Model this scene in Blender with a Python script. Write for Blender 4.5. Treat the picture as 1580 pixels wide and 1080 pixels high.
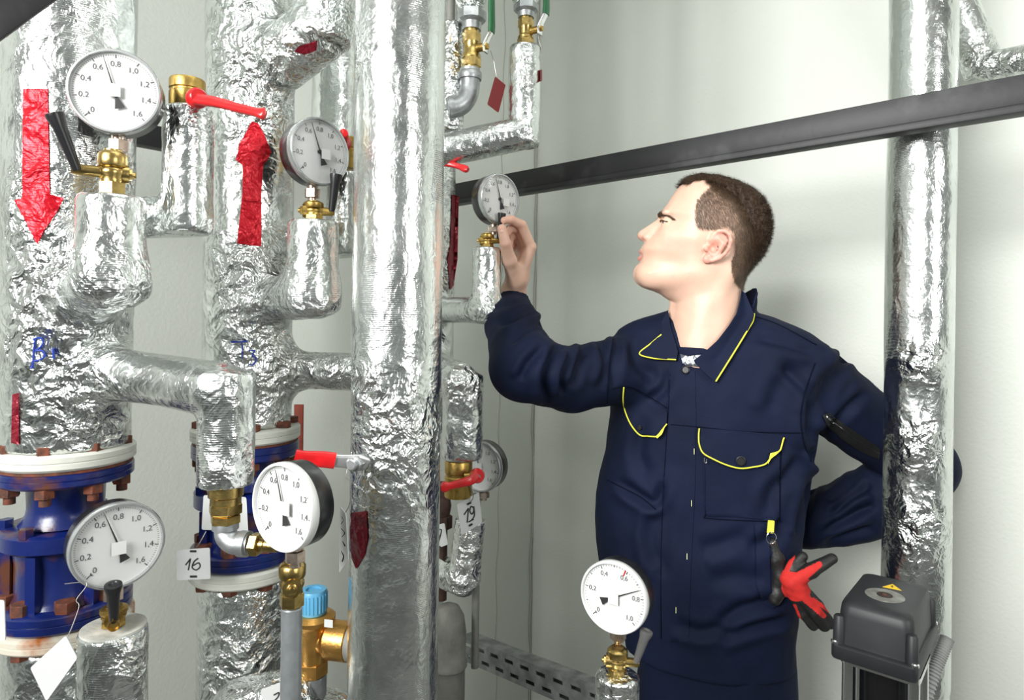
import bpy, bmesh, math, random
import numpy as np
from mathutils import Vector, Matrix
from mathutils.bvhtree import BVHTree
random.seed(7); rng = np.random.default_rng(7)
R = math.radians
for o in list(bpy.data.objects): bpy.data.objects.remove(o)
scene = bpy.context.scene
COL = scene.collection

# ------------------------------------------------------------------ camera
F_PX = 1000.0; CU, CV = 790.0, 495.0; ROLL = 0.0131; CAMZ = 1.5
CR, SR = math.cos(ROLL), math.sin(ROLL)
cam_d = bpy.data.cameras.new('camera'); cam = bpy.data.objects.new('camera', cam_d); COL.objects.link(cam)
cam_d.sensor_width = 36; cam_d.sensor_fit = 'HORIZONTAL'; cam_d.lens = 36*F_PX/1580
cam_d.shift_y = -45/1580; cam_d.clip_start = 0.02
cam.matrix_world = Matrix(((CR, -SR, 0, 0), (0, 0, -1, 0), (SR, CR, 0, CAMZ), (0, 0, 0, 1)))
scene.camera = cam

# ------------------------------------------------------------------ light
scene.view_settings.view_transform = 'Standard'; scene.view_settings.look = 'None'
scene.view_settings.gamma = 1; scene.view_settings.use_curve_mapping = False
scene.view_settings.exposure = 0.14
w = bpy.data.worlds.new('room_ambient'); scene.world = w; w.use_nodes = True
w.node_tree.nodes['Background'].inputs[0].default_value = (0.86, 0.93, 0.90, 1)
w.node_tree.nodes['Background'].inputs[1].default_value = 0.22
def area(name, loc, target, sx, sy, power, col=(1, 1, 1), spread=180):
    l = bpy.data.lights.new(name, 'AREA'); l.shape = 'RECTANGLE'; l.size = sx; l.size_y = sy
    l.energy = power; l.color = col; l.spread = R(spread)
    o = bpy.data.objects.new(name, l); COL.objects.link(o); o.location = loc
    o.rotation_euler = (Vector(target)-Vector(loc)).to_track_quat('-Z', 'Y').to_euler()
    return o
area('softbox_light', (-1.25, -1.05, 2.35), (0.75, 1.5, 1.40), 1.1, 1.1, 38, (1.0, 0.99, 0.97), 105)
area('side_light', (1.3, -0.6, 1.9), (0.1, 1.3, 1.3), 0.5, 0.9, 15, (1.0, 0.99, 0.96))
area('ceiling_light', (0.2, 0.5, 2.82), (0.2, 0.8, 0), 1.2, 0.5, 6, (0.95, 1.0, 0.96))

# ------------------------------------------------------------------ pixel <-> place
def P(u, v, Y):
    a = (u-CU)/F_PX; b = -(v-CV)/F_PX
    return Vector(((CR*a-SR*b)*Y, Y, CAMZ+(SR*a+CR*b)*Y))
def ray(u, v):
    return (P(u, v, 1.0)-Vector((0, 0, CAMZ))).normalized()
def proj(pts):
    pts = np.asarray(pts); x = pts[:, 0]/pts[:, 1]; z = (pts[:, 2]-CAMZ)/pts[:, 1]
    return CU+F_PX*(CR*x+SR*z), CV-F_PX*(-SR*x+CR*z)
CAMP = Vector((0, 0, CAMZ))

# ------------------------------------------------------------------ numpy noise
def _hash(i, j, k, seed):
    n = (i.astype(np.int64)*73856093) ^ (j.astype(np.int64)*19349663) ^ (k.astype(np.int64)*83492791) ^ (seed*2654435)
    n = (n ^ (n >> 13))*1274126177 & 0x7fffffff
    n = (n ^ (n >> 15))*668265263 & 0x7fffffff
    return (n & 0xffff)/65535.0
def vnoise(p, scale, seed=0):
    q = np.asarray(p)*scale; i = np.floor(q).astype(np.int64); f = q-i; f = f*f*(3-2*f)
    r = 0
    for a in (0, 1):
        wa = f[:, 0] if a else 1-f[:, 0]
        for b in (0, 1):
            wb = f[:, 1] if b else 1-f[:, 1]
            for c in (0, 1):
                wc = f[:, 2] if c else 1-f[:, 2]
                r = r+wa*wb*wc*_hash(i[:, 0]+a, i[:, 1]+b, i[:, 2]+c, seed)
    return r
def ridged(p, scale, seed=0):
    return 1-np.abs(2*vnoise(p, scale, seed)-1)
def crumple(p, seed=0):
    warp = np.stack([vnoise(p, 22, seed+s) for s in (5, 6, 7)], 1)*0.035
    q = p+warp
    return (0.55*ridged(q, 26, seed)+0.30*ridged(q, 58, seed+1)+0.18*ridged(q, 120, seed+2))-0.72

# ------------------------------------------------------------------ signed distance shapes
def sd_cap(p, a, b, ra, rb=None):
    rb = ra if rb is None else rb
    a = np.array(a, float); b = np.array(b, float); ab = b-a
    t = np.clip(((p-a)@ab)/(ab@ab+1e-12), 0, 1)
    return np.linalg.norm(p-a-t[:, None]*ab, axis=1)-(ra+(rb-ra)*t)
def sd_cyl(p, a, b, r, rnd=0.004):
    a = np.array(a, float); b = np.array(b, float); ab = b-a; L = np.linalg.norm(ab); n = ab/L
    t = (p-a)@n; rad = np.linalg.norm(p-a-t[:, None]*n, axis=1)
    dx = rad-r+rnd; dy = np.abs(t-L/2)-L/2+rnd
    return np.minimum(np.maximum(dx, dy), 0)+np.sqrt(np.maximum(dx, 0)**2+np.maximum(dy, 0)**2)-rnd
def sd_ell(p, c, r):
    q = (p-np.array(c, float))/np.array(r, float)
    return (np.linalg.norm(q, axis=1)-1)*min(r)
def smin(a, b, k):
    h = np.clip(0.5+0.5*(b-a)/k, 0, 1)
    return b+(a-b)*h-k*h*(1-h)
def smax(a, b, k): return -smin(-a, -b, k)

def surface_nets(field, lo, hi, h):
    lo = np.array(lo, float); hi = np.array(hi, float)
    n = np.ceil((hi-lo)/h).astype(int)+1
    ax = [lo[i]+h*np.arange(n[i]) for i in range(3)]
    F = np.empty(n, np.float32)
    yz = np.stack(np.meshgrid(ax[1], ax[2], indexing='ij'), -1).reshape(-1, 2)
    step = max(1, int(600000/len(yz)))
    for i in range(0, n[0], step):
        xs = ax[0][i:i+step]
        pts = np.concatenate([np.repeat(xs, len(yz))[:, None], np.tile(yz, (len(xs), 1))], 1)
        F[i:i+step] = field(pts).reshape(len(xs), n[1], n[2])
    F[0] = np.maximum(F[0], 1e-4); F[-1] = np.maximum(F[-1], 1e-4)
    F[:, 0] = np.maximum(F[:, 0], 1e-4); F[:, -1] = np.maximum(F[:, -1], 1e-4)
    F[:, :, 0] = np.maximum(F[:, :, 0], 1e-4); F[:, :, -1] = np.maximum(F[:, :, -1], 1e-4)
    c = [(a, b, d) for a in (0, 1) for b in (0, 1) for d in (0, 1)]
    m = n-1
    acc = np.zeros((*m, 3), np.float32); cnt = np.zeros(m, np.int32)
    sl = lambda o: F[o[0]:o[0]+m[0], o[1]:o[1]+m[1], o[2]:o[2]+m[2]]
    for a in c:
        for d in range(3):
            if a[d] == 0:
                b = list(a); b[d] = 1
                fa, fb = sl(a), sl(b); cr = (fa < 0) != (fb < 0)
                if not cr.any(): continue
                t = fa[cr]/(fa[cr]-fb[cr])
                add = np.tile(np.array(a, np.float32), (len(t), 1)); add[:, d] = t
                acc[cr] += add; cnt[cr] += 1
    on = cnt > 0
    idx = np.full(m, -1, np.int64); idx[on] = np.arange(on.sum())
    ijk = np.argwhere(on)
    V = lo+h*(ijk+acc[on]/cnt[on][:, None])
    S = F < 0; quads = []
    for d in range(3):
        e, f = [(1, 2), (2, 0), (0, 1)][d]
        s0 = [slice(1, -1)]*3; s0[d] = slice(0, -1); s1 = list(s0); s1[d] = slice(1, None)
        a = S[tuple(s0)]; b = S[tuple(s1)]
        ch = np.argwhere(a != b)
        if not len(ch): continue
        sg = a[tuple(ch.T)]
        base = ch.copy(); base[:, e] += 1; base[:, f] += 1
        def cell(de, df):
            q = base.copy(); q[:, e] += de; q[:, f] += df; return idx[tuple(q.T)]
        q = np.stack([cell(-1, -1), cell(0, -1), cell(0, 0), cell(-1, 0)], 1)
        q[~sg] = q[~sg][:, ::-1]
        quads.append(q)
    return V, np.concatenate(quads)

# ------------------------------------------------------------------ mesh and object helpers
def mesh_np(name, V, Q, smooth=True):
    me = bpy.data.meshes.new(name)
    V = np.asarray(V, np.float32); Q = np.asarray(Q, np.int32); k = Q.shape[1]
    me.vertices.add(len(V)); me.vertices.foreach_set('co', V.ravel())
    me.loops.add(Q.size); me.loops.foreach_set('vertex_index', Q.ravel())
    me.polygons.add(len(Q)); me.polygons.foreach_set('loop_start', np.arange(0, Q.size, k, dtype=np.int32))
    me.update(calc_edges=True)
    me.polygons.foreach_set('use_smooth', np.full(len(Q), smooth)); me.update()
    return me
def vnormals(me):
    n = np.empty(len(me.vertices)*3, np.float32); me.vertices.foreach_get('normal', n); return n.reshape(-1, 3)
def set_attr(me, name, vals):
    a = me.attributes.new(name, 'FLOAT', 'POINT'); a.data.foreach_set('value', np.asarray(vals, np.float32))
def link(name, me, mat, parent=None):
    o = bpy.data.objects.new(name, me); COL.objects.link(o)
    for m in (mat if isinstance(mat, (list, tuple)) else [mat]):
        if m is not None: me.materials.append(m)
    if parent is not None:
        o.parent = parent
        mw = WM.get(parent.name, Matrix.Identity(4))
        o.matrix_parent_inverse = mw.inverted()
    return o
WM = {}
def tag(o, label=None, cat=None, group=None, kind=None):
    if label: o['label'] = label
    if cat: o['category'] = cat
    if group: o['group'] = group
    if kind: o['kind'] = kind
    return o
def thing(name, loc, label, cat, group=None):
    o = bpy.data.objects.new(name, None); COL.objects.link(o); o.location = loc; o.empty_display_size = 0.03
    WM[o.name] = Matrix.Translation(loc)
    return tag(o, label, cat, group)
def frame(o, z=(0, 0, 1), x=None):
    """matrix with origin o, z axis along z and x axis near x"""
    z = Vector(z).normalized()
    x = Vector(x) if x is not None else (Vector((1, 0, 0)) if abs(z.x) < 0.9 else Vector((0, 1, 0)))
    x = (x-z*x.dot(z)).normalized(); y = z.cross(x)
    return Matrix(((x.x, y.x, z.x, o[0]), (x.y, y.y, z.y, o[1]), (x.z, y.z, z.z, o[2]), (0, 0, 0, 1)))
class MB:
    def __init__(s): s.v = []; s.f = []; s.m = []
    def add(s, vs, fs, M=None, mi=0):
        b = len(s.v)
        s.v += [tuple(M @ Vector(p)) if M is not None else tuple(p) for p in vs]
        s.f += [tuple(b+i for i in f) for f in fs]; s.m += [mi]*len(fs); return s
    def box(s, c, d, M=None, bev=0.0, mi=0):
        bm = bmesh.new(); bmesh.ops.create_cube(bm, size=1)
        bmesh.ops.scale(bm, vec=Vector(d), verts=bm.verts); bmesh.ops.translate(bm, vec=Vector(c), verts=bm.verts)
        if bev: bmesh.ops.bevel(bm, geom=bm.edges[:], offset=bev, segments=2, affect='EDGES', profile=0.5)
        bm.verts.index_update()
        s.add([v.co.copy() for v in bm.verts], [[v.index for v in f.verts] for f in bm.faces], M, mi); bm.free(); return s
    def lathe(s, prof, n=32, M=None, mi=0, ph=0.0):
        vs = []; fs = []
        for r, z in prof:
            for i in range(n):
                a = 2*math.pi*i/n+ph; vs.append((r*math.cos(a), r*math.sin(a), z))
        for j in range(len(prof)-1):
            for i in range(n):
                k = (i+1) % n; fs.append((j*n+i, j*n+k, (j+1)*n+k, (j+1)*n+i))
        fs.append(tuple(range(n))[::-1]); b = (len(prof)-1)*n; fs.append(tuple(b+i for i in range(n)))
        return s.add(vs, fs, M, mi)
    def hexa(s, r, z0, z1, M=None, mi=0, ph=0.0):
        c = 0.06*r
        return s.lathe([(r-c*1.5, z0), (r, z0+c), (r, z1-c), (r-c*1.5, z1)], 6, M, mi, ph)
    def tube(s, pts, r, n=12, mi=0, close=False):
        pts = [Vector(p) for p in pts]; m = len(pts)
        rs = r if isinstance(r, (list, tuple)) else [r]*m
        vs = []; fs = []; px = None
        for i, p in enumerate(pts):
            t = (pts[min(i+1, m-1)]-pts[max(i-1, 0)]) if not close else (pts[(i+1) % m]-pts[i-1])
            if t.length < 1e-9: t = Vector((0, 0, 1))
            t.normalize()
            if px is None: px = t.orthogonal().normalized()
            px = (px-t*px.dot(t)).normalized(); py = t.cross(px)
            for k in range(n):
                a = 2*math.pi*k/n; vs.append(p+(px*math.cos(a)+py*math.sin(a))*rs[i])
        for i in range(m if close else m-1):
            for k in range(n):
                l = (k+1) % n; j = (i+1) % m
                fs.append((i*n+k, i*n+l, j*n+l, j*n+k))
        if not close: fs.append(tuple(range(n))[::-1]); fs.append(tuple((m-1)*n+i for i in range(n)))
        return s.add(vs, fs, None, mi)
    def prism(s, poly, z0, z1, M=None, mi=0, bev=0.0):
        bm = bmesh.new(); vs = [bm.verts.new((x, y, z0)) for x, y in poly]; f = bm.faces.new(vs)
        r = bmesh.ops.extrude_face_region(bm, geom=[f])
        bmesh.ops.translate(bm, vec=(0, 0, z1-z0), verts=[g for g in r['geom'] if isinstance(g, bmesh.types.BMVert)])
        bmesh.ops.recalc_face_normals(bm, faces=bm.faces)
        if bev: bmesh.ops.bevel(bm, geom=bm.edges[:], offset=bev, segments=2, affect='EDGES', profile=0.5)
        bm.verts.index_update()
        s.add([v.co.copy() for v in bm.verts], [[v.index for v in f.verts] for f in bm.faces], M, mi); bm.free(); return s
    def mesh(s, name, smooth=35):
        me = bpy.data.meshes.new(name); me.from_pydata(s.v, [], s.f)
        bm = bmesh.new(); bm.from_mesh(me); bmesh.ops.recalc_face_normals(bm, faces=bm.faces)
        if smooth:
            for f in bm.faces: f.smooth = True
            for e in bm.edges:
                if len(e.link_faces) == 2 and e.calc_face_angle(0) > R(smooth): e.smooth = False
        bm.to_mesh(me); bm.free()
        if any(s.m): me.polygons.foreach_set('material_index', s.m)
        return me
    def build(s, name, mat, parent=None, smooth=35):
        return link(name, s.mesh(name, smooth), mat, parent)
def bez(pts, n=8):
    """Catmull-Rom through points"""
    pts = [Vector(p) for p in pts]; out = []
    for i in range(len(pts)-1):
        a = pts[max(i-1, 0)]; b = pts[i]; c = pts[i+1]; d = pts[min(i+2, len(pts)-1)]
        for k in range(n):
            t = k/n
            out.append(0.5*((2*b)+(c-a)*t+(2*a-5*b+4*c-d)*t*t+(3*b-a-3*c+d)*t**3))
    return out+[pts[-1]]
def text_geo(txt, size):
    cu = bpy.data.curves.new('t', 'FONT'); cu.body = txt; cu.size = size; cu.align_x = 'CENTER'; cu.align_y = 'CENTER'
    cu.resolution_u = 3
    o = bpy.data.objects.new('t', cu); COL.objects.link(o)
    dg = bpy.context.evaluated_depsgraph_get(); me = o.evaluated_get(dg).to_mesh()
    vs = [v.co.copy() for v in me.vertices]; fs = [tuple(p.vertices) for p in me.polygons]
    o.evaluated_get(dg).to_mesh_clear(); bpy.data.objects.remove(o); bpy.data.curves.remove(cu)
    return vs, fs
def copy_tree(o, parent=None):
    c = o.copy(); COL.objects.link(c)
    if parent is not None: c.parent = parent
    for ch in list(o.children): copy_tree(ch, c)
    return c

# ------------------------------------------------------------------ materials
def mat(name, col, rough=0.5, metal=0.0, var=0.0, vscale=20, bump=0.0, bscale=60, col2=None, thresh=None, sss=0, spec=None, coat=0):
    m = bpy.data.materials.new(name); m.use_nodes = True; nt = m.node_tree; N = nt.nodes; L = nt.links
    b = N['Principled BSDF']; b.inputs['Base Color'].default_value = (*col, 1)
    b.inputs['Roughness'].default_value = rough; b.inputs['Metallic'].default_value = metal
    if spec is not None: b.inputs['Specular IOR Level'].default_value = spec
    if coat: b.inputs['Coat Weight'].default_value = coat; b.inputs['Coat Roughness'].default_value = 0.15
    if sss:
        b.inputs['Subsurface Weight'].default_value = sss; b.inputs['Subsurface Radius'].default_value = (1, 0.35, 0.2)
        b.inputs['Subsurface Scale'].default_value = 0.008
    tc = N.new('ShaderNodeTexCoord')
    if var or col2:
        nz = N.new('ShaderNodeTexNoise'); nz.inputs['Scale'].default_value = vscale; nz.inputs['Detail'].default_value = 6
        L.new(tc.outputs['Object'], nz.inputs['Vector'])
        cr = N.new('ShaderNodeValToRGB'); L.new(nz.outputs['Fac'], cr.inputs['Fac'])
        c2 = col2 if col2 else tuple(min(1, c*(1-var)) for c in col)
        c1 = col if col2 else tuple(min(1, c*(1+var)) for c in col)
        t = thresh if thresh else (0.35, 0.65)
        cr.color_ramp.elements[0].position = t[0]; cr.color_ramp.elements[1].position = t[1]
        cr.color_ramp.elements[0].color = (*c1, 1); cr.color_ramp.elements[1].color = (*c2, 1)
        L.new(cr.outputs['Color'], b.inputs['Base Color'])
    if bump:
        n2 = N.new('ShaderNodeTexNoise'); n2.inputs['Scale'].default_value = bscale; n2.inputs['Detail'].default_value = 5
        L.new(tc.outputs['Object'], n2.inputs['Vector'])
        bp = N.new('ShaderNodeBump'); bp.inputs['Strength'].default_value = 0.6; bp.inputs['Distance'].default_value = bump
        L.new(n2.outputs['Fac'], bp.inputs['Height']); L.new(bp.outputs['Normal'], b.inputs['Normal'])
    return m
def foil_mat(name, base=(0.77, 0.80, 0.785), rough=0.2, weave=1.0, tintcol=None):
    m = bpy.data.materials.new(name); m.use_nodes = True; nt = m.node_tree; N = nt.nodes; L = nt.links
    b = N['Principled BSDF']; b.inputs['Metallic'].default_value = 1.0 if tintcol is None else 0.35
    tc = N.new('ShaderNodeTexCoord')
    def noise(scale, detail=3, vec=None, dist=0):
        n = N.new('ShaderNodeTexNoise'); n.inputs['Scale'].default_value = scale; n.inputs['Detail'].default_value = detail
        n.inputs['Distortion'].default_value = dist
        L.new(vec or tc.outputs['Object'], n.inputs['Vector']); return n
    # grime and slight tone changes that belong to the foil itself
    n0 = noise(9, 5); cr = N.new('ShaderNodeValToRGB'); L.new(n0.outputs['Fac'], cr.inputs['Fac'])
    cc = tintcol or base
    cr.color_ramp.elements[0].position = 0.35; cr.color_ramp.elements[0].color = (*[c*0.86 for c in cc], 1)
    cr.color_ramp.elements[1].position = 0.6; cr.color_ramp.elements[1].color = (*cc, 1)
    L.new(cr.outputs['Color'], b.inputs['Base Color'])
    n1 = noise(35, 4); mr = N.new('ShaderNodeMapRange'); L.new(n1.outputs['Fac'], mr.inputs['Value'])
    mr.inputs['To Min'].default_value = rough*0.6; mr.inputs['To Max'].default_value = rough*1.7
    L.new(mr.outputs['Result'], b.inputs['Roughness'])
    att = N.new('ShaderNodeAttribute'); att.attribute_name = 'crumple'
    # warped coordinates
    wn = noise(18, 2); sub = N.new('ShaderNodeVectorMath'); sub.operation = 'SCALE'; sub.inputs['Scale'].default_value = 0.05
    L.new(wn.outputs['Color'], sub.inputs[0])
    ad = N.new('ShaderNodeVectorMath'); ad.operation = 'ADD'; L.new(tc.outputs['Object'], ad.inputs[0]); L.new(sub.outputs[0], ad.inputs[1])
    def vor(scale, feat='F1'):
        v = N.new('ShaderNodeTexVoronoi'); v.feature = feat; v.inputs['Scale'].default_value = scale
        L.new(ad.outputs[0], v.inputs['Vector']); return v
    v1 = vor(38); v2 = vor(95); v3 = vor(210)
    def math_(op, a, bb):
        x = N.new('ShaderNodeMath'); x.operation = op
        for i, q in enumerate((a, bb)):
            if isinstance(q, (int, float)): x.inputs[i].default_value = q
            else: L.new(q, x.inputs[i])
        return x.outputs[0]
    h = math_('ADD', math_('MULTIPLY', v1.outputs['Distance'], 1.0), math_('MULTIPLY', v2.outputs['Distance'], 0.34))
    h = math_('ADD', h, math_('MULTIPLY', v3.outputs['Distance'], 0.14))
    h = math_('MULTIPLY', h, math_('ADD', math_('MULTIPLY', att.outputs['Fac'], 1.0), 0.05))
    b1 = N.new('ShaderNodeBump'); b1.inputs['Strength'].default_value = 1.0; b1.inputs['Distance'].default_value = 0.011
    L.new(h, b1.inputs['Height'])
    # long lazy creases running down the wrap
    mp = N.new('ShaderNodeMapping'); mp.inputs['Scale'].default_value = (1, 1, 0.16); L.new(ad.outputs[0], mp.inputs['Vector'])
    n2 = noise(46, 4, mp.outputs['Vector']); b2 = N.new('ShaderNodeBump'); b2.inputs['Strength'].default_value = 1.0; b2.inputs['Distance'].default_value = 0.0019
    L.new(n2.outputs['Fac'], b2.inputs['Height']); L.new(b1.outputs['Normal'], b2.inputs['Normal'])
    n3 = noise(150, 5); b3 = N.new('ShaderNodeBump'); b3.inputs['Strength'].default_value = 1.0; b3.inputs['Distance'].default_value = 0.0006
    L.new(n3.outputs['Fac'], b3.inputs['Height']); L.new(b2.outputs['Normal'], b3.inputs['Normal'])
    # reinforcing threads: level hoops
    sx = N.new('ShaderNodeSeparateXYZ'); L.new(tc.outputs['Object'], sx.inputs[0])
    wob = math_('MULTIPLY', n0.outputs['Fac'], 0.012)
    zz = math_('MULTIPLY', math_('ADD', sx.outputs['Z'], wob), 2*math.pi/0.0052)
    sn = math_('POWER', math_('ABSOLUTE', math_('SINE', zz, 0), 0), 6.0)
    patch = N.new('ShaderNodeMapRange'); L.new(noise(7, 2).outputs['Fac'], patch.inputs['Value'])
    patch.inputs['From Min'].default_value = 0.45; patch.inputs['From Max'].default_value = 0.6
    hh = math_('MULTIPLY', sn, patch.outputs['Result'])
    b4 = N.new('ShaderNodeBump'); b4.inputs['Strength'].default_value = weave; b4.inputs['Distance'].default_value = 0.00012
    L.new(hh, b4.inputs['Height']); L.new(b3.outputs['Normal'], b4.inputs['Normal'])
    L.new(b4.outputs['Normal'], b.inputs['Normal'])
    return m
FOIL = foil_mat('crumpled_foil'); FOIL_RED = foil_mat('red_sprayed_foil', rough=0.3, tintcol=(0.62, 0.004, 0.018))
FOIL_MAROON = foil_mat('maroon_foil', rough=0.3, tintcol=(0.22, 0.006, 0.02))
BRASS = mat('brass', (0.47, 0.335, 0.12), 0.28, 1.0, 0.25, 60, 0.0006, 200)
BRASS_O = mat('aged_brass', (0.50, 0.34, 0.10), 0.38, 1.0, 0.35, 70, 0.0008, 150, col2=(0.20, 0.12, 0.03), thresh=(0.5, 0.75))
BRONZE = mat('orange_bronze_casting', (0.66, 0.36, 0.10), 0.34, 1.0, 0.15, 40, 0.0006, 300)
COPPERNUT = mat('plated_nut', (0.62, 0.50, 0.42), 0.3, 1.0, 0.3, 80)
GALV = mat('galvanised_iron', (0.42, 0.44, 0.45), 0.42, 0.85, 0.2, 50, 0.0008, 120)
GREYPIPE = mat('grey_zinc_pipe', (0.40, 0.43, 0.45), 0.38, 0.75, 0.12, 60, 0.0003, 150)
CHROME = mat('chrome', (0.75, 0.75, 0.75), 0.16, 1.0)
BLACKP = mat('black_plastic', (0.012, 0.012, 0.014), 0.33, 0, bump=0.0001, bscale=300)
BLACKCASE = mat('black_case', (0.014, 0.014, 0.015), 0.28, 0, var=0.3, vscale=100)
REDP = mat('red_lever_paint', (0.62, 0.012, 0.015), 0.3, 0, 0.12, 60, 0.0004, 150, coat=0.3)
GREENP = mat('green_grip', (0.01, 0.12, 0.04), 0.4, 0)
WHITEP = mat('white_dial', (0.66, 0.67, 0.66), 0.6, 0)
DIALINK = mat('dial_print', (0.07, 0.07, 0.075), 0.6, 0)
INK = mat('black_ink', (0.02, 0.02, 0.02), 0.6, 0)
BLUEINK = mat('blue_marker', (0.01, 0.04, 0.35), 0.45, 0)
BEZEL = mat('grey_bezel', (0.50, 0.52, 0.52), 0.25, 0.7)
BEZELC = mat('clear_plastic_bezel', (0.74, 0.75, 0.74), 0.22, 0.15)
BLUE = mat('blue_enamel', (0.004, 0.013, 0.11), 0.3, 0, 0.15, 20, 0.0008, 90, col2=(0.10, 0.035, 0.02), thresh=(0.56, 0.68), coat=0.25)
RUST = mat('rust', (0.20, 0.055, 0.025), 0.75, 0.1, 0.4, 80, 0.0015, 200, col2=(0.07, 0.03, 0.02))
WHITEFL = mat('white_painted_flange', (0.62, 0.63, 0.57), 0.42, 0, 0.1, 14, 0.0012, 90, col2=(0.34, 0.12, 0.03), thresh=(0.60, 0.74))
RUSTFL = mat('rust_stained_flange', (0.62, 0.58, 0.48), 0.5, 0, 0.1, 26, 0.0012, 90, col2=(0.36, 0.11, 0.02), thresh=(0.44, 0.62))
TAGW = mat('white_tag_plastic', (0.60, 0.62, 0.61), 0.5, 0)
TAGR = mat('dark_red_card', (0.20, 0.02, 0.02), 0.6, 0)
STEEL = mat('black_painted_steel', (0.014, 0.014, 0.016), 0.5, 0.1, 0.35, 12, 0.0008, 40, col2=(0.07, 0.07, 0.075), thresh=(0.55, 0.8))
RAIL = mat('zinc_rail', (0.30, 0.31, 0.31), 0.5, 0.7, 0.3, 30, 0.0005, 80)
GREYCAST = mat('grey_painted_iron', (0.20, 0.20, 0.18), 0.6, 0.1, 0.2, 30, 0.001, 80)
SAFEB = mat('light_blue_cap', (0.10, 0.36, 0.58), 0.4, 0)
BROWNIRON = mat('dark_brown_iron', (.05, .025, .018), .6, .3, .3, 60)
OXIDE = mat('red_oxide_paint', (0.30, 0.045, 0.02), 0.6, 0, 0.2, 30)
BOXBLK = mat('charcoal_plastic_box', (0.015, 0.016, 0.019), 0.5, 0, 0.2, 14, 0.0004, 60)
GREYHOSE = mat('grey_conduit', (0.33, 0.34, 0.33), 0.55, 0)
WIRE = mat('thin_wire', (0.35, 0.34, 0.32), 0.4, 0.8)
YELLOW = mat('yellow_piping', (0.80, 0.78, 0.06), 0.6, 0)
SIGNY = mat('yellow_sign', (0.85, 0.55, 0.02), 0.5, 0)
ENDCAP = mat('grey_plaster_end', (0.50, 0.50, 0.46), 0.8, 0.1, 0.25, 30, 0.003, 70)
def wall_mat(name, col, dirt):
    m = mat(name, col, 0.55, 0, 0.035, 1.6, 0.0011, 130)
    return m
WALLR = wall_mat('painted_wall', (0.66, 0.69, 0.64), 0); WALLL = WALLR
CEIL = mat('ceiling_paint', (0.7, 0.7, 0.68), 0.8); FLOORM = mat('concrete_floor', (0.22, 0.22, 0.21), 0.7, 0, 0.2, 5, 0.002, 30)
CRACK = mat('wall_sealant', (0.40, 0.41, 0.36), 0.7)
def glass_mat():
    m = bpy.data.materials.new('gauge_glass'); m.use_nodes = True; nt = m.node_tree; nt.nodes.clear()
    o = nt.nodes.new('ShaderNodeOutputMaterial'); mx = nt.nodes.new('ShaderNodeMixShader')
    t = nt.nodes.new('ShaderNodeBsdfTransparent'); g = nt.nodes.new('ShaderNodeBsdfGlossy'); g.inputs['Roughness'].default_value = 0.03
    lw = nt.nodes.new('ShaderNodeLayerWeight'); lw.inputs['Blend'].default_value = 0.5; pw = nt.nodes.new('ShaderNodeMath'); pw.operation = 'POWER'; pw.inputs[1].default_value = 5; nt.links.new(lw.outputs['Facing'], pw.inputs[0])
    fr = nt.nodes.new('ShaderNodeMath'); fr.operation = 'MULTIPLY_ADD'; fr.inputs[1].default_value = 0.5; fr.inputs[2].default_value = 0.02; nt.links.new(pw.outputs[0], fr.inputs[0])
    L = nt.links; L.new(fr.outputs[0], mx.inputs[0]); L.new(t.outputs[0], mx.inputs[1]); L.new(g.outputs[0], mx.inputs[2]); L.new(mx.outputs[0], o.inputs[0])
    return m
GLASS = glass_mat()

# ------------------------------------------------------------------ room
D = Vector((0.733, -0.680, 0)).normalized(); E = Vector((-D.y, D.x, 0)); UP = Vector((0, 0, 1))
CORNER = Vector((0.035*2.3, 2.3, 0))
def wallbox(name, p0, direc, length, inward, mt, h=2.9, t=0.1):
    a = p0-inward*t
    mb = MB(); q = [p0, p0+direc*length, p0+direc*length-inward*t, p0-inward*t]
    vs = [tuple(v) for v in q]+[tuple(v+UP*h) for v in q]
    mb.add(vs, [(0, 1, 2, 3), (4, 5, 6, 7), (0, 1, 5, 4), (1, 2, 6, 5), (2, 3, 7, 6), (3, 0, 4, 7)])
    o = mb.build(name, mt, None, 0); tag(o, kind='structure'); return o
wallbox('wall_right', CORNER, D, 4.2, -E, WALLR)
wallbox('wall_left', CORNER+E*0.1, -E, 4.6, D, WALLL)
fl = MB().box((0.3, 0.6, -0.05), (6.5, 6.5, 0.1)).build('floor', FLOORM, None, 0); tag(fl, kind='structure')
ce = MB().box((0.3, 0.6, 2.95), (6.5, 6.5, 0.1)).build('ceiling', CEIL, None, 0); tag(ce, kind='structure')
# sealed panel joints: the corner bead and the seam left of it
def seam(name, base, ins, r):
    pts = []
    for i in range(60):
        z = 2.9*i/59; pts.append(base+UP*z+E*(0.004*math.sin(i*1.3)+0.003*math.sin(i*0.41)))
    o = MB().tube([p-ins*0.001 for p in pts], r, 6).build(name, CRACK); tag(o, kind='structure')
seam('trim_1', CORNER-E*0.006+D*0.004, Vector((0, 0, 0)), 0.0035)
s = (0.0805+0.017*2.3)/(0.68-0.017*0.733*-1) if False else None
# left wall point seen at column 772
uu = (772-CU)/F_PX; tt = (CORNER.x-uu*CORNER.y)/(E.x-uu*E.y)
seam('trim_2', CORNER-E*tt, Vector((0, 0, 0)), 0.0018)

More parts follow.
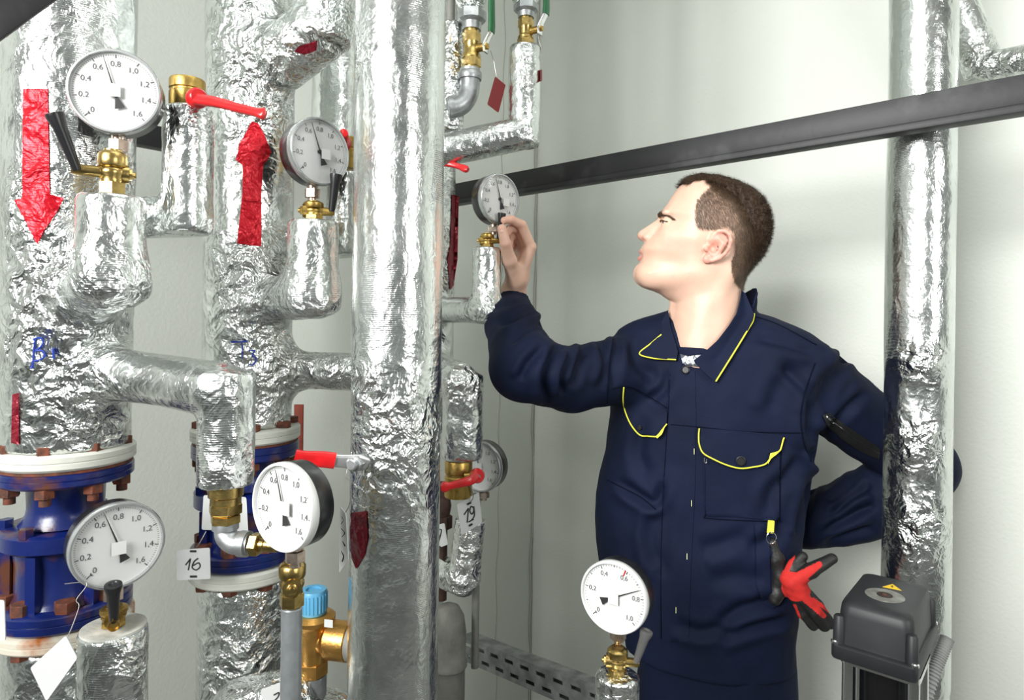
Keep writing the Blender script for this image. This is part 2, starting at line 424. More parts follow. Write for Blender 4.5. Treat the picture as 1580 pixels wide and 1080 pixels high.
# ------------------------------------------------------------------ foil assemblies
class Foil:
    """insulated pipes wrapped in foil: prims are (fn, args, part name, blend)"""
    def __init__(s): s.p = []; s.j = []
    def cyl(s, a, b, r, part, k=0.018, rnd=0.008): s.p.append(('cyl', (tuple(a), tuple(b), r, rnd), part, k)); return s
    def cap(s, a, b, r, part, k=0.018, r2=None): s.p.append(('cap', (tuple(a), tuple(b), r, r2), part, k)); return s
    def junc(s, p, r): s.j.append((tuple(p), r)); return s
    def build(s, root, h=0.0035, amp=0.0022, base=0.18, seed=0, mt=None, coll=None):
        lo = np.array([1e9]*3); hi = -lo
        for fn, a, _, _ in s.p:
            for q in a[:2]:
                lo = np.minimum(lo, np.array(q)-a[2]-0.012); hi = np.maximum(hi, np.array(q)+a[2]+0.012)
        def one(fn, a, p):
            return sd_cyl(p, *a) if fn == 'cyl' else sd_cap(p, *a)
        def field(p):
            f = None
            for fn, a, _, k in s.p:
                d = one(fn, a, p); f = d if f is None else smin(f, d, k)
            return f
        V, Q = surface_nets(field, lo, hi, h)
        me = mesh_np('tmp', V, Q); n = vnormals(me)
        cr = np.full(len(V), base)
        for q, r in s.j:
            d = np.linalg.norm(V-np.array(q), axis=1); cr = np.maximum(cr, np.exp(-(d/r)**2*0.8))
        cr = np.clip(cr*(0.6+0.8*vnoise(V, 14, seed+9)), 0, 1.0)
        cp = crumple(V, seed)
        slow = vnoise(V*np.array([1, 1, 0.5]), 16, seed+3)-0.5
        V = V+n*((cp*amp*(0.25+2.2*cr))+slow*0.003)[:, None]
        ds = np.stack([one(fn, a, V) for fn, a, _, _ in s.p], 1)
        who = ds.argmin(1); names = [q[2] for q in s.p]; un = []
        for q in names:
            if q not in un: un.append(q)
        lab = np.array([un.index(q) for q in names])[who]
        fl_ = lab[Q]; flab = np.where(fl_[:, 0] == fl_[:, 2], fl_[:, 0], fl_.min(1))
        bpy.data.meshes.remove(me)
        for i, nm in enumerate(un):
            q = Q[flab == i]
            if not len(q): continue
            used, inv = np.unique(q.ravel(), return_inverse=True)
            me = mesh_np(nm, V[used], inv.reshape(-1, 4)); set_attr(me, 'crumple', cr[used])
            # carry the smooth normals of the whole wrap over the part borders
            link(nm, me, mt or FOIL, root)
            if coll is not None: coll.append((V[used], inv.reshape(-1, 4)))
        return V, Q
def bvh_of(V, Q): return BVHTree.FromPolygons([tuple(v) for v in V], [tuple(int(i) for i in q) for q in Q])
def vz(v, Y, u=CU): return P(u, v, Y).z
def hit(bvh, u, v):
    loc, nor, i, d = bvh.ray_cast(CAMP, ray(u, v), 6)
    return (loc, nor) if loc else (None, None)
def patch_grid(bvh, poly, nu, nv, off, th=0.0, lift=None):
    """shell over the surface inside a pixel polygon, row by row"""
    poly = np.array(poly, float); v0, v1 = poly[:, 1].min()+0.01, poly[:, 1].max()-0.01
    grid = []; last = None
    for j in range(nv+1):
        v = v0+(v1-v0)*j/nv; xs = []
        for i in range(len(poly)):
            a, b = poly[i], poly[(i+1) % len(poly)]
            if (a[1]-v)*(b[1]-v) <= 0 and abs(a[1]-b[1]) > 1e-9: xs.append(a[0]+(v-a[1])/(b[1]-a[1])*(b[0]-a[0]))
        if not xs: continue
        l, r = min(xs), max(xs); row = []
        for i in range(nu+1):
            u = l+(r-l)*i/nu; p, n = hit(bvh, u, v)
            if p is None:
                d = (last-CAMP).length if last is not None else 1.3; p = CAMP+ray(u, v)*d; n = -ray(u, v)
            if n.dot(ray(u, v)) > 0: n = -n
            last = p
            e = off+(lift(u, v) if lift else 0); row.append((p+(n*0.5-ray(u, v)*0.5).normalized()*e, n, u, v))
        grid.append(row)
    return grid
def patch(name, bvh, poly, nu, nv, off, th, mt, parent, lift=None, crum=None, drape=0):
    g = patch_grid(bvh, poly, nu, nv, off, 0, lift); mb = MB(); W = nu+1; H = len(g)
    if drape:      # cloth bridges the hollows under it
        d0 = np.array([[(c[0]-CAMP).length for c in r] for r in g]); d = np.minimum(d0, np.median(d0)+.06); d0 = d.copy()
        for _ in range(drape):
            q = np.pad(d, 1, mode='edge'); d = np.minimum(d0, (q[:-2, 1:-1]+q[2:, 1:-1]+q[1:-1, :-2]+q[1:-1, 2:])/4)
        d = d-.001
        for _ in range(3):
            q = np.pad(d, 1, mode='edge'); d = (q[:-2, 1:-1]+q[2:, 1:-1]+q[1:-1, :-2]+q[1:-1, 2:])/4
        g = [[(CAMP+ray(c[2], c[3])*d[j][i], c[1], c[2], c[3]) for i, c in enumerate(r)] for j, r in enumerate(g)]
    top = [c[0] for r in g for c in r]
    fs = [(j*W+i, j*W+i+1, (j+1)*W+i+1, (j+1)*W+i) for j in range(H-1) for i in range(nu)]
    vs = list(top)
    if th:
        bot = [c[0]+ray(c[2], c[3])*th for r in g for c in r]; b = len(vs); vs += bot
        fs += [tuple(b+k for k in f[::-1]) for f in list(fs)]
        rim = [i for i in range(W)]+[j*W+nu for j in range(1, H)]+[(H-1)*W+i for i in range(nu-1, -1, -1)]+[j*W for j in range(H-2, 0, -1)]
        for a, c in zip(rim, rim[1:]+rim[:1]): fs.append((a, c, b+c, b+a))
    mb.add(vs, fs); me = mb.mesh(name, 60)
    if crum is not None: set_attr(me, 'crumple', np.full(len(me.vertices), crum))
    return link(name, me, mt, parent)
def stroke(mb, bvh, pts, r, off=0.0, n=6, sub=6):
    q = bez([(u, v, 0) for u, v in pts], sub); out = []
    for c in q:
        p, nn = hit(bvh, c.x, c.y)
        if p is None: continue
        out.append(p-ray(c.x, c.y)*off)
    if len(out) > 1: mb.tube(out, r, n)
def ext(root, name, x, y, z0, z1, r, mt=None):
    """plain run of the same pipe out of view, up to the ceiling or down to the floor"""
    o = MB().lathe([(r, z0), (r, (z0+z1)/2), (r, z1)], 48, Matrix.Translation((x, y, 0))).build(name, mt or FOIL, root)
    return o
# ------------------------------------------------------------------ fittings
def right_at(p):
    d = Vector((p.x, p.y, 0)).normalized(); return Vector((d.y, -d.x, 0)), -d
def gauge(u, v, Y, yaw, label, vmax=1.6, val=0.7, size=0.1, stem=0.022, sticker=(0, 0), case=None, redmark=False, rim=None, dirt=False, bez_m=None):
    c = P(u, v, Y); rt, tc = right_at(c); a = R(yaw)
    n = tc*math.cos(a)+rt*math.sin(a); x = UP.cross(n)     # picture right of the dial
    M = Matrix(((x.x, 0, n.x, c.x), (x.y, 0, n.y, c.y), (0, 1, 0, c.z), (0, 0, 0, 1)))   # local z = face normal, y = up
    t = thing('pressure_gauge', (c.x, c.y, c.z-size/2-stem), label, 'gauge', 'round dial pressure gauges')
    r = size/2; dp = 0.034
    mb = MB().lathe([(r*0.90, -dp), (r*0.965, -dp+0.004), (r*0.985, -0.009), (r*0.985, -0.007)], 64, M)
    mb.build('case', case or BLACKCASE, t, 50)
    MB().lathe([(r*0.985, -0.009), (r*1.0, -0.008), (r*1.0, 0.0005), (r*0.975, 0.0025), (r*0.935, 0.0025), (r*0.925, 0.0), (r*0.925, -0.004), (r*.97, -.0075)], 64, M).build('bezel', bez_m or BEZEL, t, 50)
    MB().lathe([(r*0.95, -0.006), (r*0.95, -0.0026)], 64, M).build('dial', WHITEP, t, 50)
    mk = MB(); nmaj = int(round(vmax/0.2)); sub = 10
    tot = nmaj*sub if vmax > 1.2 else nmaj*sub
    for i in range(tot+1):
        ang = R(225-270*i/tot); maj = (i % sub == 0); mid = (i % (sub//2) == 0 and vmax <= 1.0)
        r0 = r*(0.80 if maj else 0.83 if mid else 0.845); r1 = r*0.885; wd = r*(0.011 if maj or mid else 0.0045)
        dx, dy = math.cos(ang), math.sin(ang); px, py = -dy*wd, dx*wd; z = -0.0020
        mk.add([(dx*r0+px, dy*r0+py, z), (dx*r1+px, dy*r1+py, z), (dx*r1-px, dy*r1-py, z), (dx*r0-px, dy*r0-py, z)], [(0, 1, 2, 3)], M)
    for i in range(nmaj+1):
        ang = R(225-270*i/nmaj); q = i*0.2; s = '0' if i == 0 else '%d,%d' % (int(q+1e-6), int(round(q*10)) % 10)
        vs, fs = text_geo(s, r*0.185); cx, cy = math.cos(ang)*r*0.66, math.sin(ang)*r*0.66
        mk.add([(p.x+cx, p.y+cy, -0.0020) for p in vs], fs, M)
    # small zero mark triangle
    ang = R(225); dx, dy = math.cos(ang)*r*.80, math.sin(ang)*r*.80
    mk.add([(dx, dy, -.0019), (dx+.0035, dy-.0008, -.0019), (dx+.001, dy+.0035, -.0019)], [(0, 1, 2)], M)
    mk.build('dial_markings', DIALINK, t, 0)
    if redmark:
        ang = R(225-270*0.585); dx, dy = math.cos(ang), math.sin(ang); wd = r*.016
        MB().add([(dx*r*.70-dy*wd, dy*r*.70+dx*wd, -.0018), (dx*r*.90-dy*wd, dy*r*.90+dx*wd, -.0018), (dx*r*.90+dy*wd, dy*r*.90-dx*wd, -.0018), (dx*r*.70+dy*wd, dy*r*.70-dx*wd, -.0018)], [(0, 1, 2, 3)], M).build('red_limit_mark', REDP, t, 0)
    ang = R(225-270*val/vmax); dx, dy = math.cos(ang), math.sin(ang)
    nd = MB(); z0, z1 = 0.0000, 0.0006
    def pp(rr, ww): return [(dx*rr*r-dy*ww*r, dy*rr*r+dx*ww*r), (dx*rr*r+dy*ww*r, dy*rr*r-dx*ww*r)]
    tip, b0 = pp(0.84, 0.005), pp(0.0, 0.022)
    tl0, tl1 = pp(-0.14, 0.03), pp(-0.40, 0.11)
    nd.prism([tip[0], tip[1], b0[1], tl0[1], tl1[1], tl1[0], tl0[0], b0[0]], z0, z1, M)
    nd.lathe([(r*.06, -0.0026), (r*.06, 0.0010)], 20, M); nd.build('pointer', INK, t, 0)
    sx, sy = sticker
    MB().box((sx*r, sy*r, 0.0022), (r*.30, r*.30, 0.0004), M).build('paper_sticker', WHITEP, t, 0)
    MB().lathe([(r*.925, 0.0012), (r*.925, 0.0018)], 64, M).build('glass', GLASS, t, 50)
    # threaded stem under the case
    s0 = c-n*dp*0.55; z0 = c.z-r
    S = Matrix.Translation((s0.x, s0.y, 0))
    st = MB().lathe([(.0075, z0+.006), (.0075, z0-.004)], 20, S)
    st.hexa(.0115, z0-stem*.75, z0-.003, S); st.lathe([(.0065, z0-stem), (.0065, z0-stem*.7)], 20, S)
    st.build('stem', COPPERNUT, t, 40)
    return t, s0, z0-stem
def cock(base, z_top, z_bot, yaw, label, handle, cross=(-.030, .022), brass=None, s=1.0, hmat=None):
    """gauge cock: vertical brass body, cross plug and a tapered grip. yaw: 0 = cross plug along picture right"""
    c = Vector((base.x, base.y, z_bot)); rt, tc = right_at(c); a = R(yaw); ax = rt*math.cos(a)+tc*math.sin(a)
    t = thing('gauge_cock', c, label, 'valve', 'small brass gauge cocks')
    S = Matrix.Translation((c.x, c.y, 0)); H = z_top-z_bot; b = brass or BRASS
    zb = lambda f: z_bot+H*f
    m = MB().lathe([(.0085*s, zb(0)), (.0085*s, zb(.12))], 24, S)
    m.hexa(.0145*s, zb(.02), zb(.30), S)
    m.lathe([(.0125*s, zb(.28)), (.012*s, zb(.40)), (.014*s, zb(.47)), (.014*s, zb(.55)), (.011*s, zb(.62))], 28, S)
    m.lathe([(.011*s, zb(.60)), (.0145*s, zb(.64)), (.0155*s, zb(.70)), (.0155*s, zb(.88)), (.013*s, zb(.94)), (.0095*s, zb(.97)), (.0095*s, zb(1.0))], 32, S)
    m.build('body', b, t, 40)
    zc = zb(.50); o = Vector((c.x, c.y, zc))
    m = MB(); A = frame(o, ax)
    m.lathe([(.0045*s, cross[0]), (.0062*s, cross[0]+.004), (.0068*s, -.01*s), (.0095*s, -.012*s), (.0105*s, .012*s), (.0105*s, .0165*s)], 24, A)
    m.hexa(.0068*s, .0165*s, .020*s, A); m.lathe([(.004*s, .02*s), (.004*s, max(cross[1], .021*s)), (.003*s, max(cross[1], .021*s)+.002)], 12, A)
    m.build('cross_plug', b, t, 40)
    e = o+ax*(cross[0]*0.85)
    h0, h1 = handle     # directions in (right, up, toward camera) metres from the plug end
    d = rt*h1[0]+UP*h1[1]+tc*h1[2]; st = e+rt*h0[0]+UP*h0[1]+tc*h0[2]; L = d.length
    m = MB().lathe([(.0045*s, 0), (.0050*s, L*.05), (.0072*s, L*.75), (.0098*s, L*.93), (.0095*s, L*.985), (.0055*s, L), (.0045*s, L*.97)], 28, frame(st, d))
    m.build('grip', hmat or BLACKP, t, 60)
    return t
def lever_arm(name, pts, widths, th, mt, parent, flat=UP):
    """flat pressed lever running through pts"""
    mb = MB(); n = len(pts); vs = []
    for i, p in enumerate(pts):
        t = (pts[min(i+1, n-1)]-pts[max(i-1, 0)]).normalized(); s = flat-t*flat.dot(t)
        if s.length < .1: s = t.orthogonal()
        s.normalize(); q = s.cross(t).normalized()
        w = widths[i]
        for k in range(10):
            a = 2*math.pi*k/10; vs.append(p+q*(math.copysign(abs(math.cos(a))**.6, math.cos(a))*w)+s*(math.copysign(abs(math.sin(a))**.6, math.sin(a))*th))
    fs = [(i*10+k, i*10+(k+1) % 10, (i+1)*10+(k+1) % 10, (i+1)*10+k) for i in range(n-1) for k in range(10)]
    fs += [tuple(range(10))[::-1], tuple((n-1)*10+k for k in range(10))]
    mb.add(vs, fs); return mb.build(name, mt, parent, 60)

# ---------------------------------------------------------------- riser with its branches, one function for the row
PIPEBVH = {}
def riser(key, cx, cy, r, z0, z1, label, extra, seed, h=0.0035, amp=0.0021, base=0.12, group='foil wrapped risers', juncs=()):
    t = thing('insulated_pipe', (cx, cy, z0), label, 'pipe', group)
    f = Foil(); f.cyl((cx, cy, z0), (cx, cy, z1), r, 'pipe_wrap', 0.02, 0.004)
    extra(f)
    for p, rr in juncs: f.junc(p, rr)
    V, Q = f.build(t, h, amp, base, seed)
    ext(t, 'upper_run', cx, cy, z1-.005, 2.9, r-.002)
    PIPEBVH[key] = bvh_of(V, Q); return t

# riser 1 (left)
X1 = P(108, 400, .85); x1, y1 = X1.x, X1.y
Z = lambda v, Y, u: P(u, v, Y).z
st1 = P(172, 400, .755); el1 = P(289, 300, .84); dr1 = P(350, 650, .76)
def ex1(f):
    zt = Z(303, .755, 172); zb = Z(452, .755, 165)
    f.cyl((st1.x, st1.y, zt), (st1.x, st1.y, zb), .0355, 'gauge_branch', .012, .006)
    f.cap((st1.x, st1.y, zb+.012), (x1, y1, Z(480, .85, 108)), .034, 'gauge_branch', .03)
    zs = Z(332, .84, 260)
    f.cap((x1, y1, zs-.01), (el1.x, el1.y, zs), .0265, 'valve_branch', .02)
    f.cyl((el1.x, el1.y, zs-.024), (el1.x, el1.y, Z(168, .84, 289)), .0305, 'valve_branch', .012, .006)
    zl = Z(600, .76, 350)
    f.cap((x1, y1, Z(565, .85, 108)), (dr1.x-.012, dr1.y, zl), .0315, 'drain_branch', .035)
    f.cyl((dr1.x, dr1.y, zl+.02), (dr1.x, dr1.y, Z(748, .76, 347)), .0305, 'drain_branch', .012, .006)
zfl1 = Z(686, .85, 108)
p1 = riser(1, x1, y1, .0735, zfl1, 2.06, 'leftmost thick foil wrapped riser with a red arrow pointing down', ex1, 1,
      juncs=[((x1+.03, y1-.04, Z(470, .85, 108)), .10), ((x1+.06, y1-.03, Z(590, .85, 150)), .075), ((st1.x, st1.y, Z(460, .755, 165)), .045), ((el1.x, el1.y, Z(180, .84, 289)), .03), ((x1+.08, y1, Z(300, .8, 200)), .05), ((dr1.x, dr1.y, Z(735, .76, 347)), .03), ((x1, y1-.05, Z(340, .85, 100)), .05)])
# riser 2
X2 = P(384, 400, 1.05); x2, y2 = X2.x, X2.y
st2 = P(483, 400, .96); el2 = P(533, 300, 1.05); dr2 = P(604, 580, 1.10)
def ex2(f):
    zt = Z(340, .96, 483); zb = Z(478, .96, 480)
    f.cyl((st2.x, st2.y, zt), (st2.x, st2.y, zb), .0375, 'gauge_branch', .012, .006)
    f.cap((st2.x, st2.y, zb+.025), (x2, y2, Z(465, 1.05, 384)), .035, 'gauge_branch', .028)
    zs = Z(372, 1.05, 520)
    f.cap((x2, y2, zs), (el2.x, el2.y, zs), .026, 'valve_branch', .02)
    f.cyl((el2.x, el2.y, zs-.024), (el2.x, el2.y, Z(268, 1.05, 533)), .030, 'valve_branch', .012, .006)
    f.cap((x2, y2, Z(568, 1.05, 384)), (dr2.x, dr2.y, Z(576, 1.1, 600)), .031, 'drain_branch', .035)
    f.cyl((dr2.x, dr2.y, Z(576, 1.1, 600)), (dr2.x, dr2.y, Z(690, 1.1, 600)), .031, 'drain_branch', .012, .006)
    # large branch leaning out at the top and turned up again
    a = P(440, 88, 1.01); b = P(500, 42, .985); c = P(511, -70, .98)
    f.cap((x2, y2, Z(75, 1.05, 384)), tuple(a), .040, 'upper_branch', .03)
    f.cyl(tuple(P(425, 100, 1.02)), tuple(b), .046, 'upper_branch', .012, .012)
    f.cyl(tuple(P(499, 68, .985)), tuple(c), .042, 'upper_branch', .008, .006)
zfl2 = Z(655, 1.05, 384)
p2 = riser(2, x2, y2, .068, zfl2, 2.10, 'foil wrapped riser second from left with a red arrow pointing up', ex2, 2,
      juncs=[((x2+.05, y2-.04, Z(460, 1.0, 410)), .09), ((x2+.06, y2, Z(565, 1.0, 440)), .08), ((st2.x, st2.y, Z(480, .96, 480)), .035), (tuple(P(400, 110, 1.0)), .09), (tuple(P(440, 150, 1.0)), .06), (tuple(P(530, 60, .97)), .05), ((x2, y2-.05, Z(400, 1.0, 380)), .05)])
# riser 3: the big one in front
X3 = P(613, 500, .90); x3, y3 = X3.x, X3.y
t3 = thing('insulated_pipe', (x3, y3, 0), 'large foil wrapped vertical pipe in front, running the whole height of the picture', 'pipe', 'foil wrapped risers')
f3 = Foil().cyl((x3, y3, .82), (x3, y3, 2.02), .062, 'pipe_wrap')
f3.junc(P(560, 720, .86), .05).junc(P(600, 690, .86), .07).junc(P(560, 600, .86), .04).junc(P(570, 100, .9), .04)
V, Q = f3.build(t3, .003, .0016, .0, 3); PIPEBVH[3] = bvh_of(V, Q)
ext(t3, 'upper_run', x3, y3, 2.01, 2.9, .061); ext(t3, 'lower_run', x3, y3, 0, .83, .061)
# riser 4: behind it
X4 = P(652, 400, 1.46); x4, y4 = X4.x, X4.y
st4 = P(751, 430, 1.262); dr4 = P(714, 650, 1.15)
def ex4(f):
    f.cyl((st4.x, st4.y, Z(382, 1.262, 751)), (st4.x, st4.y, Z(484, 1.262, 751)), .0275, 'gauge_branch', .01, .005)
    f.cap((st4.x, st4.y, Z(478, 1.262, 751)), (x4, y4, Z(478, 1.42, 655)), .027, 'gauge_branch', .02)
    zl = Z(588, 1.15, 714)
    f.cap((x4+.02, y4, zl+.005), (dr4.x-.008, dr4.y, zl), .034, 'drain_branch', .03)
    f.cyl((dr4.x, dr4.y, zl+.012), (dr4.x, dr4.y, Z(708, 1.15, 712)), .036, 'drain_branch', .012, .006)
p4 = riser(4, x4, y4, .072, Z(668, 1.42, 658), 2.2, 'foil wrapped riser hidden behind the large front pipe, maroon stripe on its side', ex4, 4, h=.004,
      juncs=[((st4.x, st4.y, Z(490, 1.262, 751)), .04), (tuple(P(715, 575, 1.15)), .05), ((x4+.06, y4, Z(400, 1.4, 690)), .08)])
# pipe behind risers 2 and 3
q = P(518, 200, 1.25); t5 = thing('insulated_pipe', (q.x, q.y, Z(262, 1.25, 518)), 'slim foil wrapped pipe seen between riser two and the front pipe, above the red knob', 'pipe', 'foil wrapped risers')
Foil().cyl((q.x, q.y, Z(262, 1.25, 518)), (q.x, q.y, 2.2), .0445, 'pipe_wrap').build(t5, .004, .0014, .08, 5)
ext(t5, 'upper_run', q.x, q.y, 2.19, 2.9, .0435)
# right pipe in front of the elbow
X6 = P(1418, 500, 1.17); x6, y6 = X6.x, X6.y
t6 = thing('insulated_pipe', (x6, y6, 0), 'foil wrapped vertical pipe at right, in front of the man\'s elbow', 'pipe', 'foil wrapped risers')
f6 = Foil().cyl((x6, y6, .85), (x6, y6, 2.12), .0545, 'pipe_wrap').junc(P(1410, 820, 1.12), .05).junc(P(1410, 690, 1.12), .04).junc(P(1420, 560, 1.12), .03)
V, Q = f6.build(t6, .0032, .0016, .02, 6); PIPEBVH[6] = bvh_of(V, Q)
ext(t6, 'upper_run', x6, y6, 2.11, 2.9, .0535); ext(t6, 'lower_run', x6, y6, 0, .86, .0535)
t7 = thing('insulated_pipe', P(1535, 100, 1.25), 'foil wrapped pipe with a mitred slanting bend behind the right pipe, top right', 'pipe', 'foil wrapped risers')
f7 = Foil().cyl(tuple(P(1445, -75, 1.36)), tuple(P(1520, 112, 1.33)), .036, 'slanting_run', .006, .003)
f7.cyl(tuple(P(1512, 104, 1.33)), tuple(P(1700, 72, 1.16)), .0285, 'level_run', .006, .003).junc(P(1530, 100, 1.3), .06)
f7.build(t7, .0035, .0018, .12, 7)

# red paint sprayed on the foil
patch('red_arrow_down', PIPEBVH[1], [(36, 137), (74, 137), (77, 300), (99, 306), (84, 334), (68, 356), (58, 378), (44, 350), (30, 322), (22, 309), (35, 306)], 26, 90, .0016, 0, FOIL_RED, p1, crum=.5)
patch('red_arrow_up', PIPEBVH[2], [(388, 188), (398, 190), (408, 208), (418, 235), (412, 248), (406, 254), (403, 300), (403, 380), (385, 378), (366, 376), (374, 300), (375, 255), (364, 247), (370, 222), (380, 204)], 24, 90, .0018, 0, FOIL_RED, p2, crum=.45)
patch('red_patch', PIPEBVH[2], [(460, 72), (490, 62), (488, 78), (470, 84), (455, 80)], 12, 10, .0016, 0, FOIL_MAROON, p2, crum=.6)
patch('maroon_patch', PIPEBVH[3], [(543, 790), (566, 788), (568, 832), (562, 858), (550, 878), (543, 860), (541, 820)], 12, 30, .0016, 0, FOIL_MAROON, t3, crum=.7)
patch('maroon_stripe', PIPEBVH[4], [(697, 300), (708, 302), (706, 400), (700, 440), (694, 448), (690, 400), (694, 380)], 8, 50, .0016, 0, FOIL_MAROON, p4, crum=.3)
patch('red_smear', PIPEBVH[1], [(20, 608), (30, 606), (30, 686), (18, 684)], 6, 30, .0016, 0, FOIL_MAROON, p1, crum=.4)
# blue marker writing
mb = MB()
stroke(mb, PIPEBVH[1], [(54, 522), (52, 545), (50, 566), (47, 567)], .0011, .002)
stroke(mb, PIPEBVH[1], [(51, 524), (60, 521), (67, 526), (63, 535), (55, 541), (65, 541), (69, 549), (62, 555), (52, 557)], .0011, .002)
stroke(mb, PIPEBVH[1], [(82, 538), (83, 554)], .0012, .002); mb.build('blue_marker_writing', BLUEINK, p1)
mb = MB()
stroke(mb, PIPEBVH[2], [(356, 528), (382, 527)], .0010, .002); stroke(mb, PIPEBVH[2], [(373, 528), (374, 553)], .0008, .002)
stroke(mb, PIPEBVH[2], [(384, 541), (393, 541), (389, 548), (395, 553), (392, 562), (384, 562)], .0010, .002)
mb.build('blue_marker_writing', BLUEINK, p2)

# ---------------------------------------------------------------- flanges and blue gate valves
def flange_part(name, x, y, r, z0, z1, mt, parent, ri=None):
    w = z1-z0; lo, hi = min(z0, z1), max(z0, z1); e = .003
    return MB().lathe([(r-e, lo), (r, lo+e), (r, (lo+hi)/2-.001), (r-.0012, (lo+hi)/2), (r, (lo+hi)/2+.001), (r, hi-e), (r-e*1.2, hi), (r*.8, hi+.001)], 72, Matrix.Translation((x, y, 0))).build(name, mt, parent, 40)
def gate_valve(x, y, zs, s, label, phase):
    """zs: z of white flange top/bottom, blue flange bottom, body flange top/bottom, lower flange top/bottom, white bottom"""
    zt, za, zb, zc, zd, ze, zf, zg = zs
    t = thing('gate_valve', (x, y, zf), label, 'valve', 'blue flanged gate valves')
    rr = .0765*s
    flange_part('upper_flange', x, y, rr, za-.003, zb, BLUE, t)
    M = Matrix.Translation((x, y, 0))
    MB().lathe([(rr*.98, za-.0005), (rr*.98, za-.004)], 64, M).build('gasket', RUST, t)
    MB().lathe([(.050*s, zb+.002), (.044*s, zb-.006), (.043*s, zc+.02), (.0445*s, zc+.012), (.052*s, zc)], 56, M).build('neck', BLUE, t, 50)
    MB().lathe([(.068*s, zc-.002), (.072*s, zc-.005), (.072*s, zd+.004), (.066*s, zd)], 56, M).build('body_flange', BLUE, t, 40)
    b = MB().lathe([(.058*s, zd+.002), (.055*s, zd-.02), (.055*s, ze+.01), (.060*s, ze)], 56, M)
    for k in range(6):
        a = phase+k*math.pi/3+.3; b.box((math.cos(a)*.060*s, math.sin(a)*.060*s, (zd+ze)/2), (.012, .012, abs(zd-ze)*.98), M)
    b.build('body', BLUE, t, 40)
    flange_part('lower_flange', x, y, rr, ze, zf, BLUE, t)
    for k in range(8):
        a = phase+k*math.pi/4; br = rr*.84; bx, by = x+br*math.cos(a), y+br*math.sin(a); B = Matrix.Translation((bx, by, 0))
        mb = MB().hexa(.0115*s, zb-.011, zb+.001, B); mb.lathe([(.0065*s, zb-.020), (.0065*s, zb-.008)], 14, B)
        mb.hexa(.0115*s, zt-.001, zt+.010, B, ph=.4); mb.lathe([(.0065*s, zb-.01), (.0065*s, zt+.002)], 14, B)
        mb.build('flange_bolt', RUST if k % 4 != 9 else WHITEFL, t, 30)
    for k in range(8):
        a = phase+.35+k*math.pi/4; br = rr*.82; B = Matrix.Translation((x+br*math.cos(a), y+br*math.sin(a), 0))
        mb = MB().hexa(.0125*s, ze-.001, ze+.013, B, ph=.2); mb.lathe([(.007*s, zg-.008), (.007*s, ze+.004)], 14, B); mb.hexa(.011*s, zg-.010, zg+.002, B)
        mb.build('flange_bolt', RUST, t, 30)
    for k in range(6):
        a = phase+.2+k*math.pi/3; br = .064*s; B = Matrix.Translation((x+br*math.cos(a), y+br*math.sin(a), 0))
        MB().hexa(.0085*s, zc-.004, zc+.008, B).build('body_bolt', BLUE, t, 30)
    return t
zz = lambda Y, u, *vs: [Z(v, Y, u) for v in vs]
zs1 = zz(.85, 100, 686, 710, 736, 801, 832, 915, 943, 968)
flange_part('white_flange', x1, y1, .0785, zs1[0], zs1[1], WHITEFL, p1)
gate_valve(x1, y1, zs1, 1.0, 'rusty blue flanged gate valve under the leftmost riser', .25)
zs2 = zz(1.05, 384, 656, 676, 702, 748, 776, 835, 858, 882)
flange_part('white_flange', x2, y2, .083, zs2[0], zs2[1], WHITEFL, p2)
gate_valve(x2, y2, zs2, 1.06, 'blue flanged gate valve under riser two, behind the brass union', .5)
def lower_pipe(x, y, r, zt, label, seed, rust):
    t = thing('insulated_pipe', (x, y, 0), label, 'pipe', 'foil wrapped risers')
    f = Foil().cyl((x, y, .86), (x, y, zt[1]-.004), r, 'pipe_wrap'); f.junc((x+.03, y-.04, zt[1]-.13), .08)
    V, Q = f.build(t, .0035, .0024, .3, seed)
    flange_part('white_flange', x, y, .079 if seed == 11 else .083, zt[1], zt[0], rust, t)
    ext(t, 'lower_run', x, y, 0, .87, r-.001); return V, Q, t
lower_pipe(x1, y1, .064, (zs1[6]-.002, zs1[7]), 'foil wrapped pipe below the left blue valve, rust streaked flange on top', 11, RUSTFL)
LP2 = lower_pipe(x2, y2, .070, (zs2[6]-.002, zs2[7]), 'foil wrapped pipe below the second blue valve, beside tag 16', 12, WHITEFL)
V, Q, tl4 = lower_pipe(x4, y4, .058, (Z(742, 1.42, 658), Z(765, 1.42, 658)), 'foil pipe low down behind the large front pipe', 13, WHITEFL)

# short side valve bodies standing left of the first gate valve
q = P(2, 860, .98); tt_ = thing('blue_fitting', (q.x, q.y, q.z-.06), 'dark blue pipe fitting at the left edge behind the rusty gate valve', 'valve')
MB().lathe([(.02, q.z-.06), (.022, q.z), (.012, q.z+.01), (.012, q.z+.03)], 24, Matrix.Translation((q.x, q.y, 0))).build('body', BLUE, tt_)
MB().hexa(.02, q.z+.03, q.z+.042, Matrix.Translation((q.x, q.y, 0))).build('nut', BLUE, tt_)

# ---------------------------------------------------------------- gauges and their cocks
g, b, zb = gauge(177, 141, .765, -14, 'pressure gauge at upper left, largest in view, in front of the leftmost riser', val=.70, sticker=(-.02, .02))
cock(Vector((st1.x, st1.y, 0)), zb, Z(303, .755, 172), 0, 'brass gauge cock with black grip pointing up left, under the upper left gauge', ((0, -.002, .004), (-.022, .060, .006)), cross=(-.040, .022))
g, b, zb = gauge(494, 234, .955, 33, 'pressure gauge with black case on riser two, beside the red up arrow', val=.68, sticker=(.18, -.05))
cock(Vector((st2.x, st2.y, 0)), zb, Z(341, .96, 483), 180, 'brass gauge cock with black grip leaning right, in front of riser two', ((0, 0, .004), (.006, .056, .004)), cross=(-.030, .018), brass=BRASS_O, s=.95)
g, b, zb = gauge(772, 307, 1.268, 41, 'small looking pressure gauge the man is touching', val=.70, sticker=(.28, -.1), stem=.018)
